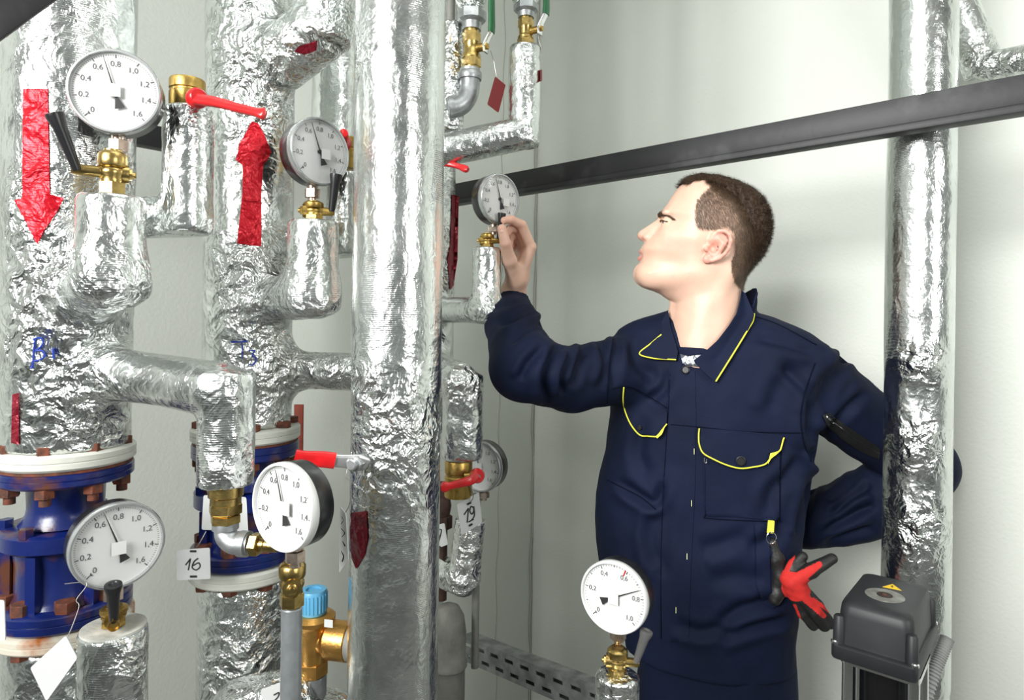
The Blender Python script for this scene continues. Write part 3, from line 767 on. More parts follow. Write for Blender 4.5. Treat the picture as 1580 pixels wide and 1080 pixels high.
HC = cock(Vector((st4.x, st4.y, 0)), zb, Z(383, 1.262, 751), 180, 'brass gauge cock turned by the man\'s fingers', ((0, .004, .002), (.006, .050, .004)), cross=(-.026, .016), brass=BRASS_O, s=.85)
# lower left
s4 = P(175, 1000, .765)
t8 = thing('insulated_pipe', (s4.x, s4.y, 0), 'short foil wrapped stub at lower left carrying the low gauge', 'pipe', 'foil wrapped risers')
f8 = Foil().cyl((s4.x, s4.y, .9), (s4.x, s4.y, Z(968, .765, 176)), .0368, 'pipe_wrap', .01, .004); f8.junc((s4.x+.03, s4.y, Z(990, .8, 200)), .03)
V, Q = f8.build(t8, .003, .0016, .2, 14); PIPEBVH[8] = bvh_of(V, Q)
MB().lathe([(.0345, Z(969, .765, 176)), (.0345, Z(969, .765, 176)+.0026)], 40, Matrix.Translation((s4.x, s4.y, 0))).build('plastered_end', ENDCAP, t8)
ext(t8, 'lower_run', s4.x, s4.y, 0, .91, .0358)
g, b, zb = gauge(183, 842, .755, 14, 'pressure gauge at lower left, in front of the rusty blue valve', val=.68, sticker=(0, -.05), stem=.024)
cock(Vector((s4.x, s4.y, 0)), zb, Z(965, .765, 176), 90, 'dull brass gauge cock with black grip pointing at the camera, lower left', ((0, .002, .0), (-.001, .048, .012)), cross=(.028, -.01), brass=BRASS_O, s=.95)
# centre bottom, on a bare grey pipe
s5 = P(450, 960, .75)
g, b, zb = gauge(436, 783, .725, -50, 'pressure gauge turned away to the left, on the bare grey pipe', val=.70, sticker=(.12, 0), stem=.022, bez_m=BEZELC)
t9 = thing('bare_pipe', (s5.x, s5.y, 0), 'thin bare grey pipe rising below the turned pressure gauge', 'pipe')
MB().lathe([(.0118, 0), (.0118, .5), (.0118, Z(938, .75, 448)), (.0105, Z(936, .75, 448))], 32, Matrix.Translation((s5.x, s5.y, 0))).build('pipe_run', GREYPIPE, t9)
cock(Vector((s5.x, s5.y, 0)), zb+.004, Z(936, .75, 448), 90, 'brass gauge cock without a grip on top of the bare grey pipe', ((0, 0, 0), (.0001, .0001, .0001)), cross=(-.010, .020), s=.98)
# low centre in front of the man
s7 = P(952, 1060, .90)
t10 = thing('insulated_pipe', (s7.x, s7.y, 0), 'small foil wrapped stub at the bottom edge in front of the man', 'pipe', 'foil wrapped risers')
Foil().cyl((s7.x, s7.y, .88), (s7.x, s7.y, Z(1040, .90, 953)), .0295, 'pipe_wrap', .01, .004).junc((s7.x, s7.y, Z(1040, .90, 953)), .03).build(t10, .0025, .0016, .25, 15)
ext(t10, 'lower_run', s7.x, s7.y, 0, .885, .0285)
g, b, zb = gauge(946, 922, .90, -24, 'pressure gauge with red limit mark at the bottom in front of the man', vmax=1.0, val=.735, sticker=(.02, -.02), redmark=True, stem=.020, bez_m=BEZELC)
cock(Vector((s7.x, s7.y, 0)), zb+.002, Z(1042, .90, 953), 180, 'brass gauge cock with clear grey grip at the bottom in front of the man', ((0, .002, .002), (.014, .046, .002)), cross=(-.030, .014), s=.92, hmat=mat('smoky_grip', (.10, .10, .10), .25))
# behind the red handled valve
gauge(739, 720, 1.27, -33, 'pressure gauge half hidden behind the valve with tag 19', val=.70, stem=.02)
q = P(736, 765, 1.285); tt_ = thing('bare_pipe', (q.x, q.y, q.z-.34), 'thin dark pipe below the half hidden gauge near tag 19', 'pipe')
MB().lathe([(.0075, q.z-.34), (.0075, q.z+.004)], 20, Matrix.Translation((q.x, q.y, 0))).build('pipe_run', GREYCAST, tt_)

# ---------------------------------------------------------------- lever valves
def brass_valve(u, vt, vb, Y, r, label, lever=None, mt=BRASS_O, group='brass lever valves', open_top=True):
    c = P(u, vb, Y); zt = Z(vt, Y, u); H = zt-c.z
    t = thing('ball_valve', c, label, 'valve', group); S = Matrix.Translation((c.x, c.y, 0))
    prof = [(r*.96, c.z), (r, c.z+.002), (r, c.z+H*.55), (r*.93, c.z+H*.58), (r*.93, c.z+H*.64), (r, c.z+H*.67), (r, zt-.002), (r*.96, zt)]
    if open_top: prof += [(r*.80, zt), (r*.78, zt-.008)]
    MB().lathe(prof, 40, S).build('body', mt, t, 35)
    return t, c
def red_lever(t, hub, d_hub, pts, widths, th=.004, mt=REDP, flat=None):
    m = MB().lathe([(.011, -.004), (.0125, 0), (.0125, .008), (.010, .011)], 28, frame(hub, d_hub)); m.build('hub', mt, t, 50)
    MB().lathe([(.004, .010), (.004, .0125), (.0032, .0135)], 12, frame(hub, d_hub)).build('screw', CHROME, t)
    return lever_arm('lever', bez(pts, 6), widths, th, mt, t, flat or d_hub)
def lin(a, b, n): return [a+(b-a)*i/(n-1) for i in range(n)]
t, c = brass_valve(289, 124, 170, .84, .0218, 'open brass ball valve with red lever above the left foil elbow')
rt, tc = right_at(c); hub = P(302, 153, .81)
red_lever(t, hub, (tc*.9+rt*.35).normalized(), [P(303, 153, .80), P(335, 158, .79), P(365, 166, .78), P(398, 174, .77), P(409, 176, .768)], lin(.0075, .0055, 18)+[.0058, .0065, .007, .0072, .0072, .006, .004], .004)
t, c = brass_valve(533, 214, 262, 1.05, .022, 'brass ball valve with red lever end showing, behind the riser two gauge')
rt, tc = right_at(c)
red_lever(t, P(530, 222, 1.02), tc, [P(530, 222, 1.015), P(528, 212, 1.0), P(532, 205, .985)], [.006]*9+[.0075]*3+[.005], .005)
t, c = brass_valve(668, 262, 300, 1.34, .022, 'ball valve behind the front pipe with a red lever poking out right')
rt, tc = right_at(c)
red_lever(t, P(672, 262, 1.31), tc, [P(675, 250, 1.30), P(690, 252, 1.295), P(705, 256, 1.29), P(722, 262, 1.28)], lin(.008, .0055, 14)+[.006, .007, .0075, .007, .004], .005)
t, c = brass_valve(707, 710, 766, 1.15, .0245, 'brass ball valve with short red lever holding tag 19', open_top=False)
rt, tc = right_at(c); hub = P(735, 733, 1.115)
MB().lathe([(.008, 0), (.008, .03)], 20, frame(P(716, 735, 1.13), rt)).build('spindle', BRASS_O, t)
red_lever(t, hub, (tc+rt*.3).normalized(), [P(735, 733, 1.10), P(726, 741, 1.09), P(712, 745, 1.085), P(692, 750, 1.08), P(680, 752, 1.078)], lin(.009, .006, 18)+[.0065, .008, .009, .009, .008, .006, .004], .006)
# grey lever with red grip on the front pipe
q = P(553, 713, .845); t = thing('ball_valve', q, 'steel lever with red grip sticking out left of the front pipe', 'valve', 'brass lever valves')
rt, tc = right_at(q); nx = (tc-rt*.6).normalized()
m = MB().hexa(.0115, -.006, .012, frame(q, nx)); m.lathe([(.0075, .010), (.0075, .018), (.006, .019)], 20, frame(q, nx)); m.build('nut', GALV, t, 30)
lever_arm('lever', [P(568, 716, .845), P(555, 713, .838), P(530, 712, .832), P(515, 711, .828)], [.0085, .010, .0085, .008], .0022, mat('bare_steel', (.55, .56, .56), .35, .8), t, nx)
lever_arm('red_grip', [P(517, 711, .828), P(500, 709, .824), P(470, 707, .817), P(455, 704, .814)], [.0108, .0108, .0098, .0092], .0042, REDP, t, nx)

# drain under riser 1: brass union, galvanised elbow, hose nozzle
c = P(347, 808, .76); t = thing('drain_valve', c, 'brass union with galvanised elbow and hose nozzle under the left drain branch', 'valve')
S = Matrix.Translation((dr1.x, dr1.y, 0)); zt, zb = Z(746, .76, 347), Z(808, .76, 347); H = zt-zb
MB().lathe([(.0165, zt-H*.02+.006), (.0195, zt), (.0195, zt-H*.30), (.0172, zt-H*.34), (.0172, zt-H*.5)], 40, S).hexa(.0195, zt-H*.74, zt-H*.48, S).lathe([(.0135, zt-H*.80), (.0135, zt-H*.70)], 32, S).hexa(.0175, zb+H*.02, zt-H*.76, S).build('union', BRASS, t, 30)
zc = Z(836, .76, 362); pts = [Vector((dr1.x, dr1.y, zb+.004)), Vector((dr1.x, dr1.y, zb-.008)), Vector((dr1.x+.003, dr1.y-.002, zc+.006)), Vector((dr1.x+.012, dr1.y-.004, zc)), Vector((dr1.x+.024, dr1.y-.006, zc)), Vector((dr1.x+.030, dr1.y-.006, zc))]
m = MB().tube(bez(pts, 6), .0125, 24); m.lathe([(.0148, zb-.006), (.0148, zb+.003)], 32, S)
dx = Vector((1, -.15, 0)).normalized(); m.lathe([(.0148, -.004), (.0148, .006)], 32, frame(pts[-2], dx)); m.build('elbow', GALV, t, 50)
MB().hexa(.0135, .004, .014, frame(pts[-1], dx)).lathe([(.0078, .012), (.0078, .02), (.0072, .021), (.0078, .022), (.0078, .034), (.0065, .036), (.005, .036), (.005, .03)], 24, frame(pts[-1], dx)).build('hose_nozzle', BRASS, t, 30)

# orange bronze safety valve with light blue cap
c = P(482, 1035, .95); t = thing('safety_valve', c, 'bronze safety valve with light blue cap behind the bare grey pipe', 'valve'); S = Matrix.Translation((c.x, c.y, 0))
zf = lambda v: Z(v, .95, 482)
MB().hexa(.0225, zf(1040), zf(1018), S).lathe([(.019, zf(1022)), (.021, zf(1000)), (.024, zf(985)), (.027, zf(965)), (.030, zf(958)), (.032, zf(955)), (.032, zf(950)), (.024, zf(944))], 40, S).lathe([(.020, 0), (.0205, .012), (.0275, .020), (.0275, .050), (.0255, .052), (.022, .052), (.021, .045)], 36, frame(P(490, 984, .95), (.95, -.2, 0))).build('body', BRONZE, t, 35)
pr = [(.0185, zf(946)), (.0195, zf(940)), (.0195, zf(912)), (.018, zf(909)), (.011, zf(909)), (.011, zf(912))]
m = MB().lathe(pr, 36, S)
for k in range(24):
    a = 2*math.pi*k/24; m.box((math.cos(a)*.0197, math.sin(a)*.0197, (zf(940)+zf(914))/2), (.0016, .0016, abs(zf(940)-zf(914))), S)
m.build('cap', SAFEB, t, 35)
MB().box((0, 0, 0), (.013, .0006, .011), frame(P(507, 962, .921), (0, 0, 1), (1, -.2, 0))).build('barcode_sticker', TAGW, t, 0)
MB().lathe([(.026, 0), (.026, .03)], 32, frame(P(490, 984, .95)+Vector((.95, -.2, 0)).normalized()*.052, (.95, -.2, 0))).build('outlet_ring', GREYCAST, t)
MB().lathe([(.0205, zf(1075)), (.0205, zf(1040))], 32, S).build('lower_nipple', GALV, t)
# foil covered pipe that carries it, low down
t = thing('insulated_pipe', P(430, 1110, .88), 'foil wrapped dome at the bottom below the safety valve', 'pipe', 'foil wrapped risers')
f = Foil().cap(tuple(P(372, 1098, .93)), tuple(P(440, 1085, .93)), .045, 'pipe_wrap', .02).cap(tuple(P(440, 1085, .95)), tuple(P(540, 1100, .97)), .030, 'pipe_wrap', .02)
f.junc(P(400, 1050, .9), .1); V, Q = f.build(t, .003, .002, .5, 16); PIPEBVH[16] = bvh_of(V, Q)
ext(t, 'lower_run', P(430, 1098, .93).x, P(430, 1098, .93).y, 0, P(430, 1098, .93).z, .04)

# ---------------------------------------------------------------- assemblies at the top, right of the front pipe
def top_valve(u, vs, Y, s, label):
    a = P(u, vs[-1], Y); t = thing('ball_valve', a, label, 'valve', 'ball valves with green levers'); S = Matrix.Translation((a.x, a.y, 0))
    z = [Z(v, Y, u) for v in vs]     # foil bottom, reducer bottom, body bottom
    MB().hexa(.029*s, z[1]+(z[0]-z[1])*.45, z[0], S).lathe([(.0185*s, z[1]), (.020*s, z[1]+(z[0]-z[1])*.35), (.027*s, z[1]+(z[0]-z[1])*.5)], 32, S).build('reducer', GALV, t, 30)
    H = z[1]-z[2]; m = MB().lathe([(.0165*s, z[2]), (.0165*s, z[2]+H*.1)], 32, S)
    m.hexa(.0195*s, z[2]+H*.06, z[2]+H*.30, S); m.lathe([(.0185*s, z[2]+H*.28), (.0185*s, z[2]+H*.36), (.0160*s, z[2]+H*.42), (.0160*s, z[2]+H*.62), (.0175*s, z[2]+H*.68)], 32, S)
    m.hexa(.0185*s, z[2]+H*.66, z[2]+H*.94, S); m.lathe([(.0155*s, z[2]+H*.9), (.0155*s, z[1]+.001)], 32, S); m.build('body', BRASS, t, 30)
    rt, tc = right_at(a); o = Vector((a.x, a.y, z[2]+H*.52)); d = (rt*.85+tc*.5).normalized()
    m = MB().lathe([(.008*s, .01), (.008*s, .030), (.0055*s, .031), (.0055*s, .036)], 20, frame(o, d)); m.hexa(.0062*s, .0345, .039, frame(o, d)); m.build('spindle', BRASS_O, t)
    e = o+d*.033; up = UP+d*.25
    lever_arm('lever', [e-UP*.012, e, e+UP*.012+d*.004, e+UP*.028+d*.014], [.009, .012, .009, .009], .0018, CHROME, t, d)
    lever_arm('green_grip', [e+UP*.026+d*.013, e+UP*.04+d*.014, e+UP*.10+d*.012, e+UP*.15+d*.010], [.0105]*4, .004, GREENP, t, d)
    return t, a, z
def top_foil(u, v, Y, r, label, seed):
    a = P(u, v, Y); t = thing('insulated_pipe', a, label, 'pipe', 'foil wrapped risers')
    Foil().cap((a.x, a.y, a.z+r*.75), (a.x, a.y, 2.25), r, 'pipe_wrap').junc(a, .08).build(t, .0035, .0025, .6, seed); ext(t, 'upper_run', a.x, a.y, 2.24, 2.9, r-.001)
tv, a, z = top_valve(727, (17, 47, 108), 1.33, 1.02, 'brass ball valve with green lever, directly right of the front pipe at the top')
S = Matrix.Translation((a.x, a.y, 0))
top_foil(727, 17, 1.33, .031, 'foil wrapped pipe end above the left green lever valve', 21)
top_foil(811, 6, 1.32, .031, 'foil wrapped pipe end above the right green lever valve', 22)
tv2, a2, z2 = top_valve(811, (6, 28, 74), 1.32, .88, 'smaller ball valve with green lever on top of the foil elbow near the wall')
# grey elbow under the left one
c = P(725, 110, 1.33); t = thing('pipe_elbow', P(715, 170, 1.33), 'bare galvanised elbow under the left green lever valve', 'pipe')
pts = [c+UP*.004, c-UP*.03, c+Vector((-.005, -.003, -.055)), c+Vector((-.020, -.008, -.074)), c+Vector((-.043, -.012, -.080))]
m = MB().tube(bez(pts, 8), [.0205]*33, 28); m.lathe([(.0235, -.004), (.0245, 0), (.0245, .010), (.0225, .012)], 36, frame(c-UP*.014, UP)); m.lathe([(.0235, -.002), (.0235, .008)], 36, frame(pts[-1]+Vector((.010, .002, .002)), (-1, -.15, -.15)))
m.build('elbow_body', GALV, t, 50)
# foil wrapped pipe behind it
t = thing('insulated_pipe', P(698, 210, 1.40), 'narrow crumpled foil pipe showing between the front pipe and the galvanised elbow', 'pipe', 'foil wrapped risers')
a = P(695, 200, 1.36); Foil().cyl((a.x, a.y, Z(205, 1.36, 694)), (a.x, a.y, Z(36, 1.36, 694)), .027, 'pipe_wrap').junc(P(694, 100, 1.4), .12).build(t, .0035, .0025, .5, 23)
t = thing('bare_pipe', P(694, 36, 1.40), 'thin dark pipe stub rising above the narrow crumpled foil pipe', 'pipe')
MB().lathe([(.010, a.z+.2), (.010, 2.9)], 16, Matrix.Translation((a.x-.004, a.y, 0))).build('pipe_run', GREYCAST, t)
# foil elbow: up to the small valve
t = thing('insulated_pipe', P(809, 215, 1.32), 'L shaped foil wrapped pipe with square corner, above the black beam', 'pipe', 'foil wrapped risers')
a = P(810, 100, 1.32); zc = Z(203, 1.32, 809)
f = Foil().cyl((a.x, a.y, Z(73, 1.32, 810)), (a.x, a.y, zc-.030), .0325, 'upright_run', .006, .005)
b_ = P(665, 236, 1.295); f.cyl((a.x+.012, a.y, zc), tuple(b_), .0325, 'level_run', .006, .004)
f.junc((a.x, a.y, zc-.02), .03).junc((a.x, a.y, Z(78, 1.32, 810)), .02); f.build(t, .003, .0016, .14, 24)

# low right of the front pipe: foil elbow, grey dome
t = thing('insulated_pipe', P(700, 925, 1.2), 'crumpled foil elbow hanging below tag 19', 'pipe', 'foil wrapped risers')
a = P(727, 800, 1.20); b_ = P(716, 895, 1.20)
f = Foil().cyl((a.x, a.y, a.z), tuple(b_), .029, 'upright_run', .012, .004).cap(tuple(b_), tuple(P(650, 868, 1.28)), .0285, 'level_run', .01)
f.junc(P(710, 900, 1.2), .05); V, Q = f.build(t, .003, .002, .3, 25)
q = P(692, 970, 1.25); t = thing('grey_pipe_elbow', (q.x, q.y, 0), 'grey painted cast dome and pipe low beside the front pipe', 'pipe')
m = MB().lathe([(.033, 0), (.033, Z(1030, 1.25, 692)), (.034, Z(1028, 1.25, 692)), (.037, Z(1026, 1.25, 692)), (.037, Z(1020, 1.25, 692)), (.034, Z(1016, 1.25, 692)), (.0345, Z(975, 1.25, 692)), (.030, Z(950, 1.25, 692)), (.020, Z(936, 1.25, 692)), (.010, Z(932, 1.25, 692))], 40, Matrix.Translation((q.x, q.y, 0)))
m.lathe([(.0035, 0), (.0035, .003)], 12, frame(P(700, 990, 1.217), (0, -1, 0))); m.build('cast_body', GREYCAST, t, 50)
q = P(683, 780, 1.25); t = thing('brown_fitting', (q.x, q.y, Z(870, 1.25, 683)), 'dark brown threaded fitting beside the front pipe above tag 7', 'pipe')
S = Matrix.Translation((q.x, q.y, 0)); zf = lambda v: Z(v, 1.25, 683)
MB().lathe([(.010, zf(925)), (.010, zf(815))], 20, S).hexa(.019, zf(815), zf(795), S).lathe([(.014, zf(795)), (.017, zf(780)), (.014, zf(765))], 24, S).hexa(.018, zf(766), zf(745), S).build('body', BROWNIRON, t)

# beams, braces, rails
def beam(name, a, b, wdt, hgt, mt, label, cat, lip=True):
    a = Vector(a); b = Vector(b); d = (b-a); L = d.length; t = thing(name, (a+b)/2, label, cat)
    M = frame(a, d, UP)          # local z along beam, x up
    MB().box((0, 0, L/2), (hgt, wdt, L), M, .002).build('face_bar', mt, t, 30)
    if lip: MB().box((-hgt*.5-.006, wdt*.15, L/2), (.012, wdt*.8, L), M, .001).build('lower_lip', mt, t, 30)
    return t
beam('steel_beam', P(690, 301, 1.86), P(1640, 132, .965), .040, .046, STEEL, 'long black steel beam crossing above the man\'s head', 'beam')
beam('steel_beam', P(-40, 157, 1.02), P(560, 277, 1.70), .030, .042, STEEL, 'black steel rail behind the leftmost risers, seen beside the left valve', 'beam', False)
beam('steel_brace', P(-70, 72, .55), P(120, -62, .62), .02, .030, STEEL, 'dark diagonal brace cutting the top left corner', 'beam', False)
q = P(461, 650, 1.35); t = thing('red_post', (q.x, q.y, 0), 'red oxide painted flat steel post behind riser two', 'post')
MB().box((0, 0, .66), (.019, .006, 1.32), Matrix.Translation((q.x, q.y, 0)), .001).build('post_bar', OXIDE, t)
# slotted rail: bar with two rows of real slots
a = P(712, 1000, 1.66); b_ = P(935, 1092, 1.30); d = (b_-a); L = d.length
t = thing('slotted_rail', a, 'perforated zinc channel rail sloping behind the man low on the wall', 'rail')
M = frame(a, d, UP); W_ = .058; mb = MB(); n = 9; pitch = L/n; sl = pitch*.55; sh = .0085; th = .002
# three long strips and the bridges between slots
rows = [(-W_/2, -.018), (-.018+sh, .010), (.010+sh, W_/2)]
for x0, x1_ in rows: mb.box(((x0+x1_)/2, 0, L/2), (x1_-x0, th, L), M)
for x0 in (-.018, .010):
    for i in range(n+1):
        off = 0 if x0 > 0 else pitch*.3; z0 = max(0, i*pitch-(pitch-sl)/2+off); z1 = min(L, i*pitch+(pitch-sl)/2+off)
        if z1 > z0: mb.box((x0+sh/2, 0, (z0+z1)/2), (sh, th, z1-z0), M)
mb.build('slotted_face', RAIL, t, 0)
MB().box((W_/2, -.019, L/2), (th, .038, L), M).box((-W_/2, -.019, L/2), (th, .038, L), M).box((0, -.038, L/2), (W_, th, L), M).build('channel_body', RAIL, t, 0)

# ---------------------------------------------------------------- tags
def tagcard(corners, Y, label, strokes=(), mt=TAGW, slots=(), wire=None, name='number_tag', cr=.0):
    pts = [P(u, v, Y+dy) for u, v, dy in corners]
    c = sum(pts, Vector())/4; nrm = (pts[1]-pts[0]).cross(pts[3]-pts[0]).normalized()
    if nrm.dot(c-CAMP) > 0: nrm = -nrm
    t = thing(name, c, label, 'tag', 'hanging tags')
    # rounded corners
    out = []
    for i in range(4):
        p, a, b = pts[i], pts[i-1], pts[(i+1) % 4]; r = .0022
        pa, pb = p+(a-p).normalized()*r, p+(b-p).normalized()*r
        out += [pa, (pa+pb)/2*.6+p*.4, pb]
    m = len(out); vs = [q+nrm*.0006 for q in out]+[q-nrm*.0006 for q in out]
    MB().add(vs, [tuple(range(m)), tuple(range(m, 2*m))[::-1]]+[(i, (i+1) % m, m+(i+1) % m, m+i) for i in range(m)]).build('card', mt, t, 0)
    def onpl(u, v):
        d = ray(u, v); k = (c-CAMP).dot(nrm)/d.dot(nrm); return CAMP+d*k+nrm*.0009
    if strokes:
        mb = MB()
        for s_ in strokes: mb.tube([onpl(q.x, q.y) for q in bez([(u, v, 0) for u, v in s_], 5)], .00075*Y/.75, 6)
        mb.build('handwritten_number', INK, t)
    if slots:
        mb = MB()
        for (u0, v0, u1, v1) in slots: mb.tube([onpl(u0, v0), onpl(u1, v1)], .0013*Y/.75, 6)
        mb.build('tag_slots', INK, t)
    if wire:
        MB().tube(bez([P(u, v, y_) for u, v, y_ in wire], 6), .0005*Y/.75, 6).build('wire', WIRE, t)
    return t
tagcard([(272, 849, 0), (324, 845, 0), (325, 893, 0), (273, 895, 0)], .93, 'square white tag reading 16, left of the second foil pipe',
        [[(287, 871), (293.6, 862.5), (294, 863), (291, 879)], [(306, 861), (300, 866), (297, 875), (303, 879), (309, 874), (307, 868), (299, 872)]], slots=[(294, 850, 303, 850), (294, 889, 304, 889)], wire=[(300, 850, .93), (308, 838, .95), (318, 820, .96)])
tagcard([(314, 764, 0), (380, 767, .02), (383, 820, .02), (311, 817, 0)], .90, 'blank white tag showing on both sides behind the brass union')
tagcard([(705, 778, 0), (739, 759, 0), (744, 806, 0), (712, 826, 0)], 1.14, 'white tag reading 19 hanging from the red lever valve',
        [[(716, 794), (722, 785), (722.6, 786), (721, 806)], [(732, 784), (727, 781), (725, 788), (728, 793), (731, 788), (731, 781), (732, 795), (727, 803)], [(723, 805), (731, 801)]],
        slots=[(721, 778, 727, 775), (724, 811, 729, 808)], wire=[(724, 777, 1.14), (730, 768, 1.13), (728, 757, 1.12), (724, 748, 1.10)])
tagcard([(662, 813, 0), (686, 807, 0), (691, 840, 0), (664, 850, 0)], 1.18, 'white tag reading 7 partly behind the front pipe', [[(673, 820), (681, 817), (677, 836)], [(673, 828), (680, 826)]], slots=[(674, 846, 680, 843)])
tagcard([(102, 980, 0), (120, 1015, 0), (72, 1082, 0), (47, 1030, 0)], .70, 'blank white diamond tag hanging by a wire at lower left', wire=[(103, 985, .70), (112, 965, .705), (122, 935, .715), (118, 925, .72), (134, 900, .73), (100, 901, .73)])
tagcard([(-25, 925, 0), (7, 926, 0), (9, 988, 0), (-25, 989, 0)], .72, 'white tag cut by the left edge of the picture')
tagcard([(402, 1064, 0), (434, 1053, .01), (448, 1098, .01), (410, 1110, 0)], .84, 'white tag marked 2 lying on the foil dome at the bottom', [[(422, 1072), (430, 1068), (429, 1074), (422, 1082)]])
tagcard([(525, 781, .02), (534, 793, 0), (538, 864, 0), (524, 884, .02)], .83, 'narrow paper tag with handwriting seen edge on, left of the front pipe',
        [[(529, 797), (531, 803), (528, 808)], [(528, 815), (533, 822), (529, 828)], [(530, 835), (533, 842)], [(528, 850), (531, 858), (529, 866)]], wire=[(533, 791, .83), (540, 775, .83), (541, 745, .83), (534, 735, .83), (540, 712, .835)], name='paper_tag')
tagcard([(764, 118, 0), (780, 131, .02), (769, 174, .02), (752, 161, 0)], 1.30, 'dark red card tag hanging on a thread from the left green lever valve', mt=TAGR, wire=[(766, 118, 1.30), (762, 95, 1.30), (757, 78, 1.29)], name='card_tag')
tagcard([(834, 108, 0), (836, 107, .03), (836, 124, .03), (834, 126, 0)], 1.30, 'small dark card edge on beside the foil elbow near the wall', mt=TAGR, wire=[(835, 108, 1.31), (835, 80, 1.31), (830, 55, 1.31)], name='card_tag')

# ---------------------------------------------------------------- pump terminal box on its chrome head
s_ = 1.04
FL = P(1284, 994, .90)*1; FL = CAMP+(FL-CAMP)*s_; FR = CAMP+(P(1414, 1040, .835)-CAMP)*s_; BR = CAMP+(P(1469, 972, .950)-CAMP)*s_
FR.z = FL.z = BR.z = (FL.z+FR.z+BR.z)/3
xd = (FR-FL).normalized(); yd = (BR-FR); yd = (yd-xd*yd.dot(xd)).normalized(); wx = (FR-FL).length; wy = (BR-FR).length
BC = FL+xd*wx/2+yd*wy/2; BC.z = FL.z; BM = Matrix(((xd.x, yd.x, 0, BC.x), (xd.y, yd.y, 0, BC.y), (0, 0, 1, BC.z), (0, 0, 0, 1)))
t = thing('terminal_box', BC, 'black plastic terminal box with warning triangle, lower right before the pipe', 'box')
def rrect(w_, d_, r_, n=5):
    o = []
    for cx_, cy_, a0 in ((w_/2-r_, d_/2-r_, 0), (-w_/2+r_, d_/2-r_, 90), (-w_/2+r_, -d_/2+r_, 180), (w_/2-r_, -d_/2+r_, 270)):
        for k in range(n+1): a = R(a0+90*k/n); o.append((cx_+r_*math.cos(a), cy_+r_*math.sin(a)))
    return o
def loft(mb, loops, M):
    n = len(loops[0][0]); vs = []; fs = []
    for lp, z in loops: vs += [(x, y, z) for x, y in lp]
    for j in range(len(loops)-1):
        for i in range(n): fs.append((j*n+i, j*n+(i+1) % n, (j+1)*n+(i+1) % n, (j+1)*n+i))
    fs += [tuple(range(n))[::-1], tuple((len(loops)-1)*n+i for i in range(n))]; mb.add(vs, fs, M)
m = MB(); Hh = .062
loft(m, [(rrect(wx*.93, wy*.93, .012), .004), (rrect(wx*.90, wy*.90, .014), Hh*.75), (rrect(wx*.88, wy*.88, .015), Hh*.92), (rrect(wx*.84, wy*.84, .015), Hh), (rrect(wx*.7, wy*.7, .01), Hh+.0015)], BM)
m.build('cover', BOXBLK, t, 50)
m = MB(); loft(m, [(rrect(wx*1.02, wy*1.02, .008), -.016), (rrect(wx*1.04, wy*1.04, .009), -.013), (rrect(wx*1.04, wy*1.04, .009), .003), (rrect(wx*1.01, wy*1.01, .008), .005)], BM); m.build('base_rim', BOXBLK, t, 50)
for sx in (-1, 1):
    for sy in (-1, 1):
        o = BM @ Vector((sx*wx*.475, sy*wy*.475, .0045))
        MB().lathe([(.0055, 0), (.0055, .003), (.004, .0042)], 16, Matrix.Translation(o)).build('screw', CHROME, t)
        m = MB().lathe([(.0085, -.0), (.0075, Hh*.62), (.0055, Hh*.66)], 20, BM @ Matrix.Translation((sx*wx*.435, sy*wy*.445, .003))); m.build('corner_post', BOXBLK, t, 50)
o = BM @ Vector((.0, -.012, Hh+.0015))
MB().lathe([(.026, 0), (.026, .0006)], 40, Matrix.Translation(o)).build('worn_ring', mat('worn_label', (.22, .22, .20), .5, .2, .3, 60), t)
MB().lathe([(.0105, .0006), (.0105, .0014)], 32, Matrix.Translation(o)).build('washer', mat('dark_washer', (.07, .055, .045), .4, .6), t)
MB().lathe([(.0035, .0014), (.0035, .0022)], 16, Matrix.Translation(o)).build('screw', RUST, t)
tm = BM @ Matrix.Translation((.002, .032, Hh+.0016)) @ Matrix.Rotation(R(8), 4, 'Z')
MB().prism([(-.0125, -.009), (.0125, -.009), (0, .012)], 0, .0004, tm).build('warning_sign', SIGNY, t, 0)
MB().prism([(-.001, .006), (.002, .001), (0, .001), (.0015, -.005), (-.0025, .0), (-.0005, .0)], .0004, .0008, tm).build('warning_symbol', INK, t, 0)
# chrome head below
t = thing('pump_head', (BC.x, BC.y, 0), 'chrome pump frame with black motor barrel under the terminal box', 'pump')
m = MB().prism(rrect(wx*.98, wy*.62, .012), -.036, -.028, BM); m.build('top_plate', CHROME, t, 30)
for sx in (-1, 1):
    m = MB().lathe([(.0085, -BC.z), (.0085, -.03)], 24, BM @ Matrix.Translation((sx*wx*.40, -wy*.22, 0))); m.build('post', CHROME, t)
    m = MB().lathe([(.0085, -BC.z), (.0085, -.03)], 24, BM @ Matrix.Translation((sx*wx*.40, wy*.22, 0))); m.build('post', CHROME, t)
MB().lathe([(wx*.33, -BC.z), (wx*.33, -.034)], 40, BM).build('barrel', mat('dark_barrel', (.02, .02, .022), .18, .6), t)
MB().box((-wx*.33, -wy*.28, -.022), (.012, .012, .012), BM).box((wx*.30, -wy*.30, -.022), (.012, .012, .012), BM).build('white_spacer', TAGW, t)
MB().box((0, -.0, -.024), (wx*.6, wy*.4, .012), BM).build('neck_block', CHROME, t, 30)
q = [P(1462, 985, 1.07), P(1452, 1010, 1.06), P(1440, 1040, 1.05), P(1425, 1090, 1.04), P(1415, 1150, 1.04)]
t = thing('corrugated_conduit', q[2], 'grey corrugated conduit curving down behind the terminal box', 'hose')
pts = bez(q, 40); rs = [.0092+.0014*math.sin(i*1.25) for i in range(len(pts))]
MB().tube(pts, rs, 20).build('conduit', GREYHOSE, t, 60)
